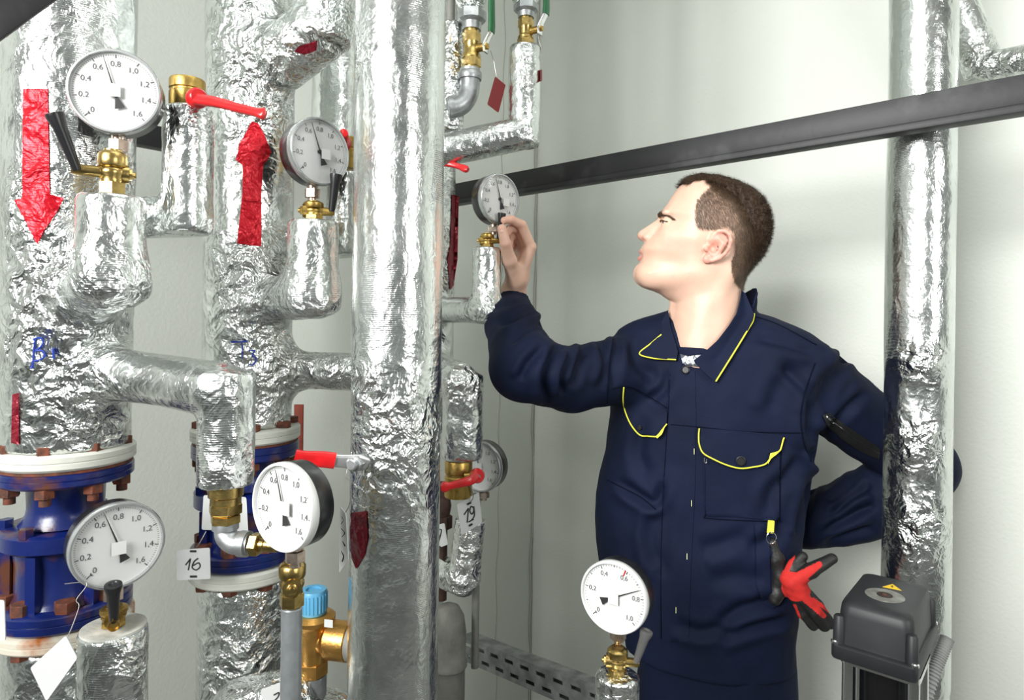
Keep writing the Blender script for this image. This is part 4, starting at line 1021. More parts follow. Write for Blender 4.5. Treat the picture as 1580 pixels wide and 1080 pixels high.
# ================================================================== the man
FABRIC = mat('navy_twill', (0.0045, 0.0085, 0.028), 0.75, 0, 0.18, 6, 0.0005, 700, spec=.18)
SEAM = mat('dark_seam', (.002, .004, .012), .9, spec=.1); BROW = mat('brow_hair', (.09, .055, .035), .6)
def skin_mat():
    m = mat('skin', (0.70, 0.455, 0.345), 0.45, 0, 0.05, 30, 0.0004, 350, sss=0.12); nt = m.node_tree; N = nt.nodes; L = nt.links; b = N['Principled BSDF']
    base = b.inputs['Base Color'].links[0].from_socket
    def mixin(attr, col, src):
        at = N.new('ShaderNodeAttribute'); at.attribute_name = attr
        mx = N.new('ShaderNodeMix'); mx.data_type = 'RGBA'; L.new(at.outputs['Fac'], mx.inputs['Factor'])
        L.new(src, mx.inputs['A']); mx.inputs['B'].default_value = (*col, 1); return mx.outputs['Result']
    c = mixin('flush', (0.62, 0.24, 0.19), base); c = mixin('lips', (0.52, 0.17, 0.15), c); c = mixin('stubble', (0.15, 0.095, 0.065), c)
    L.new(c, b.inputs['Base Color']); return m
SKIN = skin_mat()
HAIR = mat('dark_brown_hair', (0.045, 0.024, 0.012), 0.5, 0, 0.25, 50); HAIRL = mat('short_side_hair', (0.11, 0.068, 0.040), 0.55, 0, 0.3, 60)
MY = 1.255
HEADC = P(1095, 360, MY); hr, ht = right_at(HEADC); hq = -ht       # right, toward camera, away
def to_local(u, v):
    """sagittal plane of the head: metres right and up of the head centre"""
    d = ray(u, v); k = (HEADC-CAMP).dot(hq)/d.dot(hq); w_ = CAMP+d*k-HEADC
    return (w_.dot(hr), w_.z)
def L2(l): return np.array([to_local(u, v) for u, v in l])
YAW = R(-6)
def world_of(p):     # local (right, up, w toward camera) -> world, head turned a touch away
    c, s = math.cos(YAW), math.sin(YAW)
    x = p[:, 0]*c-p[:, 2]*s; wv = p[:, 0]*s+p[:, 2]*c
    return np.array(HEADC)+x[:, None]*np.array(hr)+p[:, 1:2]*np.array([0, 0, 1.0])+wv[:, None]*np.array(ht)
headpoly = L2([(1049, 288), (1038, 303), (1028, 319), (1020, 329), (1017, 335), (1021, 343), (1016, 352), (1009, 362), (999, 374), (993, 382), (991, 388), (992, 395), (990, 402), (988, 408), (982.5, 415), (980.5, 422), (981, 429), (985, 437), (992, 442.5), (1004, 447.5), (1017, 453), (1030, 462), (1048, 470), (1090, 470), (1130, 452), (1146, 430), (1158, 412), (1170, 394), (1179, 376), (1183.5, 358), (1183.5, 340), (1179, 322), (1170, 306), (1154, 293), (1131, 283.5), (1107, 277), (1080, 275), (1062, 279)])
def poly_sd(x, z, poly):
    d = np.full(len(x), 1e9); ins = np.zeros(len(x), bool)
    n = len(poly)
    for i in range(n):
        a = poly[i]; b = poly[(i+1) % n]; e = b-a; px = x-a[0]; pz = z-a[1]
        t = np.clip((px*e[0]+pz*e[1])/(e@e), 0, 1); d = np.minimum(d, np.hypot(px-t*e[0], pz-t*e[1]))
        c = ((a[1] > z) != (b[1] > z)) & (x < (b[0]-a[0])*(z-a[1])/(b[1]-a[1]+1e-12)+a[0]); ins ^= c
    return np.where(ins, -d, d)
def lp(u, v, w_=0.0): a = to_local(u, v); return (a[0], a[1], w_)
px1 = 1.255*math.cos(math.atan(.305))/1000
def head_field(p):
    x, z, w_ = p[:, 0], p[:, 1], p[:, 2]; aw = np.abs(w_)
    sd = poly_sd(x, z, headpoly)
    d = np.maximum(-sd, 0)
    # widths: cranium wide, face narrower, jaw and chin narrower still
    cx, cz = to_local(1110, 345)
    face = 1/(1+np.exp((x-to_local(1052, 0)[0])/.012))
    low = 1/(1+np.exp((z-to_local(0, 400)[1])/.014))
    T = .076-.010*face-.012*low*(1-face)-.019*low*face
    Rr = .072-.012*low*face
    q = np.clip(1-d/Rr, 0, 1); W = T*np.sqrt(np.maximum(1-q**2.15, 0))
    f = np.where(sd > 0, np.sqrt(sd**2+aw**2)*0.9, (aw-W)*0.75)
    P3 = np.stack([x, z, aw], 1)
    # temple hollow and eye socket
    sock = sd_ell(P3, lp(1019, 347, .030), (.0145, .0105, .0160)); f = smax(f, -sock, .010)
    lid = sd_ell(P3, lp(1030.5, 348.3, .0305), (.0130, .0130, .0130)); f = smin(f, lid, .004)
    f = smax(f, -sd_cap(P3, lp(1014, 346.8, .022), lp(1029, 350.0, .050), .0044, .0040), .0012)
    # brow ridge
    f = smin(f, sd_cap(P3, lp(1018, 334, .008), lp(1026, 333, .036), .0054, .0044), .008)
    # cheek bone
    f = smin(f, sd_cap(P3, lp(1030, 368, .040), lp(1070, 376, .057), .0115, .009), .026)
    # nose
    f = smin(f, sd_cap(P3, lp(1016.5, 344, 0), lp(992.5, 361, 0), .0056, .0068), .007)
    f = smin(f, sd_cap(P3, lp(1018, 351, .004), lp(1003, 365, .0065), .0085, .0095), .009)
    f = smin(f, sd_ell(P3, lp(990.5, 365, 0), (.0086, .0078, .0088)), .005)
    f = smin(f, sd_ell(P3, lp(999.5, 368.5, .0110), (.0090, .0068, .0055)), .004)
    f = smin(f, sd_cap(P3, lp(1001, 371, 0), lp(991.5, 369.5, 0), .0048, .0045), .004)
    nos = sd_ell(P3, lp(997, 373.6, .0072), (.0052, .0028, .0032)); f = smax(f, -nos, .002)
    # mouth: muzzle, lips and parting
    f = smin(f, sd_ell(P3, lp(1004, 391, 0), (.0185, .0200, .0270)), .010)
    f = smin(f, sd_cap(P3, lp(988.8, 389.5, 0), lp(999, 395.5, .021), .0041, .0022), .0028)
    f = smin(f, sd_cap(P3, lp(987.6, 400.0, 0), lp(998, 398.0, .019), .0050, .0026), .0028)
    cut = sd_cap(P3, lp(983.5, 395.2, 0), lp(1001, 397.3, .022), .0016, .0010); f = smax(f, -cut, .0016)
    # chin boss
    f = smin(f, sd_ell(P3, lp(990, 424, 0), (.0140, .0170, .0190)), .012)
    # jaw line
    f = smin(f, sd_cap(P3, lp(1002, 436, .020), lp(1072, 422, .047), .012, .013), .024)
    f = smin(f, sd_cap(P3, lp(1022, 385, .027), lp(1068, 396, .046), .0140, .0150), .024)
    # ear
    th = np.array([lp(u, v, .0) for u, v in ((1090, 377), (1094, 369.5), (1101, 365.5), (1110, 365.5), (1116.5, 371), (1118, 380), (1115.5, 390), (1110, 398), (1102, 404.5), (1093, 408))])
    ew = np.array([.0735, .0765, .080, .0835, .086, .086, .084, .0815, .079, .0765])
    ear = None
    for i in range(len(th)-1):
        a = (th[i][0], th[i][1], ew[i]); b = (th[i+1][0], th[i+1][1], ew[i+1])
        c_ = sd_cap(P3, a, b, .0036, .0036); ear = c_ if ear is None else smin(ear, c_, .002)
    lob = sd_ell(P3, lp(1084.5, 405.5, .0735), (.0080, .0085, .0050)); ear = smin(ear, lob, .005)
    plate = sd_cap(P3, lp(1104, 379, .0755), lp(1096, 396, .0735), .0150*.9, .0120*.9)
    plate = np.maximum(plate, np.abs(aw-(.0765+(x-to_local(1100, 0)[0])*.12))-.0032)
    ear = smin(ear, plate, .003)
    anti = sd_cap(P3, lp(1100, 374, .079), lp(1108.5, 384, .081), .0026, .0032); anti = smin(anti, sd_cap(P3, lp(1108.5, 384, .081), lp(1098, 398, .0785), .0032, .0026), .002)
    ear = smin(ear, anti, .0025); ear = smin(ear, sd_ell(P3, lp(1083.5, 390.5, .075), (.0048, .0062, .0045)), .003)
    conch = sd_ell(P3, lp(1094, 388, .080), (.0085, .0110, .0085)); ear = smax(ear, -conch, .002)
    backpl = sd_cap(P3, lp(1097, 374, .068), lp(1090, 398, .066), .010, .008); ear = smin(ear, backpl, .004)
    conch2 = sd_ell(P3, lp(1092.5, 389.5, .079), (.0062, .0085, .0090)); ear = smax(ear, -conch2, .0015)
    f = smin(f, ear, .0035)
    # neck with the front cords
    nk = sd_cap(P3, lp(1097, 415, 0), lp(1084, 545, 0), .0595, .0680)
    f = smin(f, nk, .016)
    f = smin(f, sd_cap(P3, lp(1118, 425, .045), lp(1062, 528, .040), .0125, .010), .016)
    f = smin(f, sd_ell(P3, lp(1041, 485, 0), (.012, .018, .013)), .014)
    return f
def head_pts(V): return world_of(V)
lo = (to_local(970, 0)[0], to_local(0, 560)[1], -.098); hi = (to_local(1200, 0)[0], to_local(0, 262)[1], .098)
HV, HQ = surface_nets(head_field, lo, hi, .0020)
def relax(V, Q, it=2, k=.5):
    for _ in range(it):
        s_ = np.zeros_like(V); c_ = np.zeros(len(V))
        for a, b in ((0, 1), (1, 2), (2, 3), (3, 0)):
            np.add.at(s_, Q[:, a], V[Q[:, b]]); np.add.at(c_, Q[:, a], 1)
            np.add.at(s_, Q[:, b], V[Q[:, a]]); np.add.at(c_, Q[:, b], 1)
        V = V*(1-k)+k*s_/np.maximum(c_, 1)[:, None]
    return V
HV = relax(HV, HQ, 2, .5)
HW = head_pts(HV)
def blob(V, c, r): return np.exp(-(((V-np.array(c))/np.array(r))**2).sum(1))
AV = HV.copy(); AV[:, 2] = np.abs(AV[:, 2])
earpoly = L2([(1093, 374), (1098, 365.5), (1110, 362.5), (1119, 371), (1120.5, 384), (1114, 399), (1100, 409), (1082, 412.5), (1074.5, 405), (1078, 394), (1084, 386)])
sde = poly_sd(AV[:, 0], AV[:, 1], earpoly)
flush = .60*np.clip(.5-sde/.004, 0, 1)*np.clip((AV[:, 2]-.066)/.006, 0, 1)
flush = np.maximum(flush, .18*blob(AV, lp(1035, 380, .05), (.03, .024, .03))); flush = np.maximum(flush, .40*blob(AV, lp(990, 366, 0), (.012, .012, .02)))
lips = .70*np.maximum(np.exp(-(np.clip(sd_cap(AV, lp(988, 389.5, 0), lp(999, 395.5, .021), .0040, .0022), 0, 1)/.0012)**2), np.exp(-(np.clip(sd_cap(AV, lp(987, 400, 0), lp(998, 398, .019), .0048, .0026), 0, 1)/.0012)**2))

# ---- hands and hidden body
def skel(caps, k):
    def f(p):
        r = None
        for c in caps:
            kk = c[4] if len(c) > 4 else k
            d = sd_cap(p, c[0], c[1], c[2], c[3]); r = d if r is None else smin(r, d, kk)
        return r
    return f
def bounds(caps, m=.01):
    lo = np.min([np.minimum(np.array(c[0]), np.array(c[1]))-max(c[2], c[3]) for c in caps], 0)-m
    hi = np.max([np.maximum(np.array(c[0]), np.array(c[1]))+max(c[2], c[3]) for c in caps], 0)+m
    return lo, hi
T_ = lambda u, v, Y: tuple(P(u, v, Y))
HD = .0
palm = [(T_(793, 500, 1.335), T_(791, 455, 1.325), .0270, .0245), (T_(791, 455, 1.325), T_(798, 428, 1.315), .0240, .0235),
        (T_(800, 430, 1.302), T_(819, 382, 1.292), .0150, .0108), (T_(799, 430, 1.314), T_(814, 380, 1.306), .0150, .0108),
        (T_(797, 430, 1.326), T_(808, 383, 1.322), .0150, .0105), (T_(796, 430, 1.336), T_(803, 390, 1.336), .0140, .0100),
        (T_(795, 432, 1.300), T_(786, 402, 1.268), .0170, .0135)]
def finger(pts, rs): return [(T_(*pts[i]), T_(*pts[i+1]), rs[i], rs[i+1]) for i in range(len(pts)-1)]
fing = [finger([(819, 380, 1.292), (805, 347, 1.272), (789, 339, 1.256), (778, 340, 1.246)], [.0106, .0094, .0083, .0070]),
        finger([(813, 379, 1.306), (800, 354, 1.292), (788, 352, 1.276), (781, 361, 1.264)], [.0106, .0095, .0085, .0074]),
        finger([(807, 382, 1.322), (797, 362, 1.310), (787, 366, 1.292), (786, 378, 1.280)], [.0102, .0092, .0083, .0072]),
        finger([(802, 390, 1.336), (793, 374, 1.326), (786, 381, 1.308), (788, 391, 1.296)], [.0094, .0083, .0074, .0066]),
        finger([(786, 402, 1.266), (780, 376, 1.243), (774.5, 353, 1.238)], [.0135, .0108, .0088])]
def hand_field(p):
    f = None
    for c in palm:
        d = sd_cap(p, *c); f = d if f is None else smin(f, d, .014)
    for i, fg in enumerate(fing):
        g = None
        for c in fg:
            d = sd_cap(p, *c); g = d if g is None else smin(g, d, .0022)
        f = smin(f, g, .0075 if i == 4 else .0035)
    # knuckle creases
    return f
hl, hh = bounds(palm+sum(fing, []))
NV, NQ = surface_nets(hand_field, hl, hh, .0014); NV = relax(NV, NQ, 1, .5)
mt_ = np.zeros(len(NV))
for fg in fing:
    for c in fg:
        for e in (c[1],): mt_ = np.maximum(mt_, .35*np.exp(-(np.linalg.norm(NV-np.array(e), axis=1)/.014)**2))
SHR = T_(990, 570, 1.30); ELR = T_(803, 572, 1.13); SHL = T_(1250, 578, 1.30); ELL = T_(1424, 706, 1.315); WRL = T_(1250, 815, 1.40)
tc_ = P(1090, 700, 1.30)
core = [(T_(1088, 520, 1.28), tuple(tc_), .055, .10), (T_(1010, 560, 1.30), T_(1225, 575, 1.31), .055, .055), (tuple(tc_), T_(1085, 960, 1.30), .10, .105),
        (T_(990, 575, 1.30), T_(880, 590, 1.215), .040, .034), (T_(880, 590, 1.215), T_(808, 568, 1.135), .034, .034), (T_(808, 568, 1.135), T_(793, 495, 1.30), .034, .024), (SHL, ELL, .040, .034), (ELL, WRL, .030, .024), (WRL, T_(1195, 830, 1.42), .024, .024),
        (T_(1050, 960, 1.30), (tc_.x-.10, 1.33, .10), .075, .042), (T_(1140, 960, 1.30), (tc_.x+.09, 1.35, .10), .075, .042)]
BVv, BQ = surface_nets(skel(core, .03), *bounds(core), .008)
allV = np.concatenate([HW, NV, BVv]); allQ = np.concatenate([HQ, NQ+len(HW), BQ+len(HW)+len(NV)])
person = thing('person', (tc_.x, 1.31, 0), 'man in navy work suit, short brown hair, touching the valve of a gauge', 'person')
me = mesh_np('body', allV, allQ); nz = np.zeros(len(NV)); bz_ = np.zeros(len(BVv))
set_attr(me, 'flush', np.concatenate([flush, mt_, bz_])); set_attr(me, 'lips', np.concatenate([np.clip(lips, 0, 1), nz, bz_]))
# ---- hair
hairpoly = L2([(1040.5, 287), (1052, 290), (1058, 293), (1068, 288.5), (1083, 287), (1090, 297), (1081, 306), (1070, 318), (1067, 333), (1066, 345), (1069, 359), (1084, 360.5), (1098, 360), (1112, 357), (1121, 363), (1126, 373), (1126, 392), (1121, 408), (1123, 425), (1130, 438), (1141, 447), (1160, 444), (1210, 380), (1215, 290), (1160, 250), (1040, 250)])
fade = L2([(1069, 300), (1064, 360), (1100, 362), (1126, 372), (1124, 428), (1142, 446), (1150, 436), (1142, 400), (1140, 360), (1122, 322), (1090, 300)])
sdh = poly_sd(HV[:, 0], HV[:, 1], hairpoly); sdf = poly_sd(HV[:, 0], HV[:, 1], fade)
earm = sde < .0015
topness = np.clip((sdf+.004)/.036, 0, 1)*(sdf > -.03)
stub = np.clip(-sdh/.004, 0, 1)*(~earm)
set_attr(me, 'stubble', np.concatenate([np.clip(stub*(.25+1.9*topness), 0, 1), nz, bz_]))
body = link('body', me, SKIN, person)
# cap of hair: the scalp lifted, thin at the sides
hn = vnormals(me)[:len(HV)]
vis = (sdh < -.001) & (~earm) & (topness > .30+.25*vnoise(HV, 150, 8))
fq = HQ[vis[HQ].all(1)]; used, inv = np.unique(fq.ravel(), return_inverse=True)
hth = (.0004+.0070*topness)*np.clip(-sdh/.010, .12, 1)*(.8+.45*vnoise(HV, 260, 3))
capV = HW+hn*hth[:, None]
hm = mesh_np('hair', capV[used], inv.reshape(-1, 4))
# blades of hair over the cap and the faded sides
cand = HQ[(sdh[HQ] < .0005).all(1) & (~earm[HQ]).all(1) & (HV[HQ][:, :, 1] > to_local(0, 452)[1]).all(1)]
fc = HW[cand].mean(1); lc = HV[cand].mean(1); fn = hn[cand].mean(1); fn /= np.linalg.norm(fn, axis=1)[:, None]
tp = topness[cand].mean(1); hh_ = hth[cand].mean(1); se = sdh[cand].mean(1)
def blades(k, sel, lenf, wid, lay):
    n = len(sel); i = np.repeat(sel, k); m = len(i)
    o = fc[i]+rng.normal(0, .0011, (m, 3)); nn = fn[i]
    # comb: forward over the top, down and back at the sides
    fwd = -np.array(hr)*.9; down = np.array([0, 0, -1.0])+np.array(hr)*.35
    cd = tp[i][:, None]*fwd+(1-tp[i])[:, None]*down; cd = cd-nn*(cd*nn).sum(1)[:, None]
    d = nn*(1-lay)+cd*lay+rng.normal(0, .13, (m, 3)); d /= np.linalg.norm(d, axis=1)[:, None]
    L = lenf(tp[i])*rng.uniform(.7, 1.25, m); s_ = np.cross(d, nn); s_ /= np.linalg.norm(s_, axis=1)[:, None]+1e-9
    s_ = s_*wid
    base = o+nn*(hh_[i]*.45*(tp[i] > .02))[:, None]
    V = np.stack([base-s_, base+s_, base+d*L[:, None]*.6+s_*.8, base+d*L[:, None]*.6-s_*.8, base+d*L[:, None]-nn*0+s_*.12, base+d*L[:, None]-s_*.12], 1).reshape(-1, 3)
    b = np.arange(m)*6; Q = np.concatenate([np.stack([b, b+1, b+2, b+3], 1), np.stack([b+3, b+2, b+4, b+5], 1)])
    return V, Q
rr_ = rng.uniform(0, 1, len(tp)); top = np.where(tp > .10+.35*rr_)[0]; side = np.where(tp <= .55)[0]
v1, q1 = blades(2, top, lambda t: .0045+.0065*t, .00022, .62)
hm2 = np.concatenate([capV[used], v1]); hq2 = np.concatenate([inv.reshape(-1, 4), q1+len(used)])
bpy.data.meshes.remove(hm); hm = mesh_np('hair', hm2, hq2); link('hair', hm, HAIR, person)
v2, q2 = blades(4, side, lambda t: .0075+.0060*t, .00016, .86)
link('cropped_side_hair', mesh_np('cropped_side_hair', v2, q2), HAIRL, person)
# fringe edge
# eyes, brows
def eye(sgn):
    c = world_of(np.array([lp(1030.5, 348.3, .0305*sgn)]))[0]; fw = world_of(np.array([lp(1018, 346.8, .0320*sgn)]))[0]-c
    M = frame(c, Vector(fw)); m = MB(); pr = [(.0112*math.sin(a), -.0112*math.cos(a)) for a in np.linspace(.05, math.pi-.02, 18)]
    m.lathe(pr, 24, M); e = m.build('eye', mat('eye_white', (.72, .70, .66), .2), person)
    MB().lathe([(.0056, .0098), (.0052, .0104), (.0022, .01145), (.0004, .0115)], 20, M).build('iris', mat('iris', (.05, .07, .08), .1), e)
eye(1); eye(-1)
me_e = MB()
for sgn in (1, -1):
    # upper lid with lashes
    pts = [world_of(np.array([lp(u, v, w_*sgn)]))[0] for u, v, w_ in ((1020, 345.5, .020), (1019.2, 344.4, .029), (1021.5, 344.6, .037), (1027, 347.4, .0425))]
    me_e.tube(bez([Vector(p) for p in pts], 6), [.0012]+[.0019]*17+[.0008], 8)
me_e.build('eyelid', SKIN, body)
lash = MB()
for sgn in (1, -1):
    pts = [Vector(world_of(np.array([lp(u, v, w_*sgn)]))[0]) for u, v, w_ in ((1018.5, 346.4, .023), (1018.0, 345.4, .030), (1021.0, 345.6, .0385), (1030, 349.2, .0448))]
    lash.tube(bez(pts, 6), [.0006]+[.0013]*17+[.0006], 6)
    pts = [Vector(world_of(np.array([lp(u, v, w_*sgn)]))[0]) for u, v, w_ in ((1020.5, 351, .026), (1022.5, 352.6, .036), (1030, 351.4, .0440))]
    lash.tube(bez(pts, 6), .0005, 6)
lash.build('eyelashes', HAIR, person)
br = []; bq = []
for sgn in (1, -1):
    cl = bez([Vector(lp(1015, 336.5, .010)), Vector(lp(1018, 335.2, .021)), Vector(lp(1027, 338.0, .034)), Vector(lp(1038, 346, .0455))], 40)
    for j, c in enumerate(cl):
        for k in range(9 if j < len(cl)*.45 else 4):
            t_ = j/len(cl); off = rng.uniform(-.0052, .0040)*(1-.55*t_)
            a = np.array([c.x+rng.normal(0, .0006), c.y+off, (c.z+.0012)*sgn]); d = np.array([.0045+.002*t_, .0012-.003*t_+off*.3, .004*sgn])*rng.uniform(.7, 1.2)
            s_ = np.array([0, .00022, 0]); b = len(br)
            # rest on the skin
            br += [a-s_, a+s_, a+d+s_*.3, a+d-s_*.3]; bq.append((b, b+1, b+2, b+3))
bw = world_of(np.array(br)); hb = bvh_of(HW, HQ)
for i in range(len(bw)):
    l, n, ix, dd = hb.find_nearest(Vector(bw[i]))
    if l is not None: bw[i] = np.array(l+n*(.0007+.0009*(i % 4 > 1)))
link('eyebrows', mesh_np('eyebrows', bw, np.array(bq)), BROW, person)

# ---- clothes
rt1, tc1 = right_at(P(1095, 700, 1.28)); ax_r = np.array(rt1); ax_q = -np.array(tc1)
def table(rows, Y):
    zs, cs, as_ = [], [], []
    for v, l, r in rows:
        n = -Vector(tc1); o = P(1095, 700, Y)
        def pl(u): d = ray(u, v); return CAMP+d*((o-CAMP).dot(n)/d.dot(n))
        a, b = pl(l), pl(r); zs.append((a.z+b.z)/2); cs.append(((a+b)/2-o).dot(rt1)); as_.append((b-a).length/2)
    i = np.argsort(zs); return np.array(zs)[i], np.array(cs)[i], np.array(as_)[i], o
def loft_field(tb, bz, pw=2.3, grow=0.0):
    zs, cs, as_, o = tb; o = np.array(o)
    def f(p):
        z = p[:, 2]; c = np.interp(z, zs, cs); a = np.interp(z, zs, as_)+grow; b = np.interp(z, bz[0], bz[1])+grow
        x = (p-o)@ax_r-c; q = (p-o)@ax_q
        g = (np.abs(x/a)**pw+np.abs(q/b)**pw)**(1/pw)
        d = (g-1)*np.minimum(a, b)
        return np.maximum(d, np.maximum(zs[0]-z, z-zs[-1]))
    return f
jrows = [(470, 1062, 1140), (480, 1030, 1165), (490, 998, 1195), (500, 975, 1222), (512, 956, 1250), (528, 944, 1278), (545, 938, 1290), (570, 938, 1285), (600, 940, 1276), (650, 941, 1264), (700, 936, 1255), (740, 926, 1249), (770, 921, 1245), (800, 919, 1241), (840, 921, 1236), (880, 928, 1232), (920, 943, 1229), (960, 958, 1227), (1004, 966, 1226)]
TB = table(jrows, 1.30)
zj = TB[0]; bzv = np.interp(zj, [zj[0], Z(950, 1.3, 1095), Z(800, 1.3, 1095), Z(620, 1.3, 1095), Z(540, 1.3, 1095), Z(505, 1.3, 1095), zj[-1]], [.122, .124, .120, .122, .112, .088, .055])
BZ = (zj, bzv)
tors = loft_field(TB, BZ)
sleeves = [[(T_(985, 565, 1.30), T_(880, 588, 1.21), .068, .058), (T_(880, 588, 1.21), T_(808, 568, 1.13), .058, .058), (T_(808, 568, 1.13), T_(790, 500, 1.27), .058, .052), (T_(790, 500, 1.27), T_(791, 470, 1.32), .050, .037)],
           [(T_(1245, 590, 1.30), T_(1340, 655, 1.315), .080, .070), (T_(1340, 655, 1.315), T_(1420, 715, 1.335), .070, .068), (T_(1420, 725, 1.335), T_(1330, 785, 1.37), .068, .064), (T_(1330, 785, 1.37), T_(1240, 805, 1.40), .064, .058)]]
neckA = np.array(P(1092, 470, 1.262)); neckB = np.array(P(1086, 560, 1.262))
def jacket_field(p):
    f = tors(p)
    for sl in sleeves:
        g = None
        for c in sl:
            d = sd_cap(p, *c); g = d if g is None else smin(g, d, .012)
        f = smin(f, g, .022)
    # collar stand
    st = sd_cap(p, T_(1110, 462, 1.275), T_(1094, 525, 1.275), .073, .082)
    st = np.maximum(st, -(p[:, 2]-Z(520, 1.28, 1098))); 
    topz = (p[:, 2]-Z(482, 1.28, 1098))-((p-np.array(HEADC))@ax_r)*.62
    st = smax(st, topz, .004)
    f = smin(f, st, .010)
    # neck opening, deeper in front
    hole = sd_cap(p, T_(1112, 440, 1.262), T_(1086, 560, 1.258), .0660, .0705)
    hole = np.maximum(hole, (Z(566, 1.2, 1060)-p[:, 2]))
    f = smax(f, -hole, .003)
    vee = sd_cap(p, T_(1052, 500, 1.16), T_(1058, 546, 1.16), .032, .010)
    vee = np.minimum(vee, sd_cap(p, T_(1070, 480, 1.18), T_(1060, 530, 1.17), .045, .020))
    f = smax(f, -vee, .004)
    # cuff opening
    cf = sd_cap(p, T_(791, 478, 1.312), T_(792, 430, 1.36), .0320, .034); f = smax(f, -cf, .003)
    ce_ = np.array(P(791, 458, 1.325)); dn = np.array(P(791, 440, 1.345))-np.array(P(790, 500, 1.27)); dn /= np.linalg.norm(dn)
    near = np.linalg.norm(p-ce_, axis=1) < .075
    f = np.where(near, np.maximum(f, (p-ce_)@dn-.000), f)
    return f
jl = np.array([min(P(740, 500, 1.1).x, 0)-.06, 1.04, Z(1008, 1.3, 1095)-.01]); jh = np.array([P(1480, 700, 1.33).x+.02, 1.50, Z(440, 1.27, 1100)+.01])
JV, JQ = surface_nets(jacket_field, jl, jh, .0042)
JV = relax(JV, JQ, 2, .5)
jm = mesh_np('t', JV, JQ); JN = vnormals(jm); bpy.data.meshes.remove(jm)
ju, jv = proj(JV); facing = (JN*(np.array(CAMP)-JV)).sum(1) > 0
# folds: each a soft ridge with a groove beside it, laid along the cloth
def fold(path, wpx, dep, both=False):
    global disp
    q = [np.array((c.x, c.y)) for c in bez([(u, v, 0) for u, v in path], 4)]
    best = np.full(len(ju), 1e9); sg = np.zeros(len(ju)); tt_ = np.zeros(len(ju))
    for i in range(len(q)-1):
        a, b = q[i], q[i+1]; e = b-a; L = e@e+1e-9
        dx, dy = ju-a[0], jv-a[1]; t = np.clip((dx*e[0]+dy*e[1])/L, 0, 1)
        ex, ey = dx-t*e[0], dy-t*e[1]; d = np.hypot(ex, ey); m = d < best
        best = np.where(m, d, best); sg = np.where(m, np.sign(e[0]*ey-e[1]*ex), sg); tt_ = np.where(m, (i+t)/(len(q)-1), tt_)
    env = np.clip(np.sin(np.pi*np.clip(tt_, .02, .98))*1.6, 0, 1); x = best*sg/wpx
    prof = -np.exp(-(x)**2)*1.0+.75*np.exp(-(x-1.5)**2)+.35*np.exp(-(x+1.6)**2)
    disp += np.where(facing | both, prof*env*dep, 0)
disp = np.zeros(len(JV))
FOLDS = [([(862, 532), (848, 560), (842, 590), (848, 625)], 9, .010), ([(880, 545), (866, 580), (868, 612)], 8, .009), ([(905, 538), (890, 565), (880, 600)], 8, .008), ([(842, 535), (815, 560), (800, 590)], 8, .007),
 ([(925, 525), (935, 560), (925, 600)], 9, .008), ([(838, 500), (815, 505), (780, 530)], 8, .006), ([(826, 480), (795, 492), (765, 500)], 7, .005), ([(955, 520), (948, 560), (945, 600)], 8, .007),
 ([(975, 520), (985, 560), (1020, 590)], 12, .006), ([(1035, 570), (1025, 600), (1000, 620)], 9, .005), ([(950, 740), (985, 765), (1012, 775), (1025, 740)], 9, .008), ([(1010, 790), (1003, 830), (1012, 880)], 11, .007),
 ([(1030, 760), (1022, 830), (1026, 900)], 12, .005), ([(1290, 560), (1265, 600), (1250, 650), (1255, 690)], 12, .010), ([(1308, 540), (1285, 590), (1262, 640)], 9, .008), ([(1340, 600), (1300, 640), (1262, 680)], 9, .006),
 ([(1250, 690), (1268, 718), (1300, 722)], 8, .008), ([(1345, 745), (1310, 770), (1280, 800)], 8, .008), ([(1352, 780), (1320, 790), (1262, 830)], 8, .008), ([(1350, 815), (1310, 825), (1268, 842)], 8, .007), ([(1330, 735), (1295, 765), (1275, 775)], 7, .007),
 ([(1240, 700), (1215, 735), (1190, 760), (1185, 800)], 12, .007), ([(1255, 740), (1238, 790), (1230, 830)], 9, .008), ([(1212, 800), (1190, 830), (1150, 850)], 12, .006), ([(1110, 965), (1150, 940), (1215, 925)], 12, .008), ([(1105, 985), (1160, 968), (1225, 950)], 10, .007),
 ([(1090, 900), (1140, 890), (1180, 900)], 14, .004), ([(1080, 850), (1110, 840), (1180, 820)], 14, .004), ([(1230, 560), (1200, 600), (1190, 640)], 14, .004), ([(1165, 520), (1210, 530), (1260, 545)], 9, .005), ([(1000, 640), (985, 700), (1000, 735)], 12, .005),
 ([(1205, 560), (1240, 600), (1245, 640)], 9, .005), ([(1040, 960), (1080, 975), (1120, 965)], 10, .005)]
for a, b_, c_ in FOLDS: fold(a, b_, c_*1.5)
disp += (vnoise(JV*np.array([1, 1, .7]), 13, 41)-.5)*.008+(vnoise(JV, 34, 42)-.5)*.0028
nh = np.linalg.norm(JV-neckB, axis=1); disp *= np.clip((nh-.06)/.05, 0, 1)
disp *= np.clip(np.linalg.norm(JV-np.array(P(791, 455, 1.33)), axis=1)/.06-.6, 0, 1)
JV = JV+JN*disp[:, None]
link('jacket', mesh_np('jacket', JV, JQ), FABRIC, person)
JB = bvh_of(np.concatenate([JV, BVv]), np.concatenate([JQ, BQ+len(JV)]))
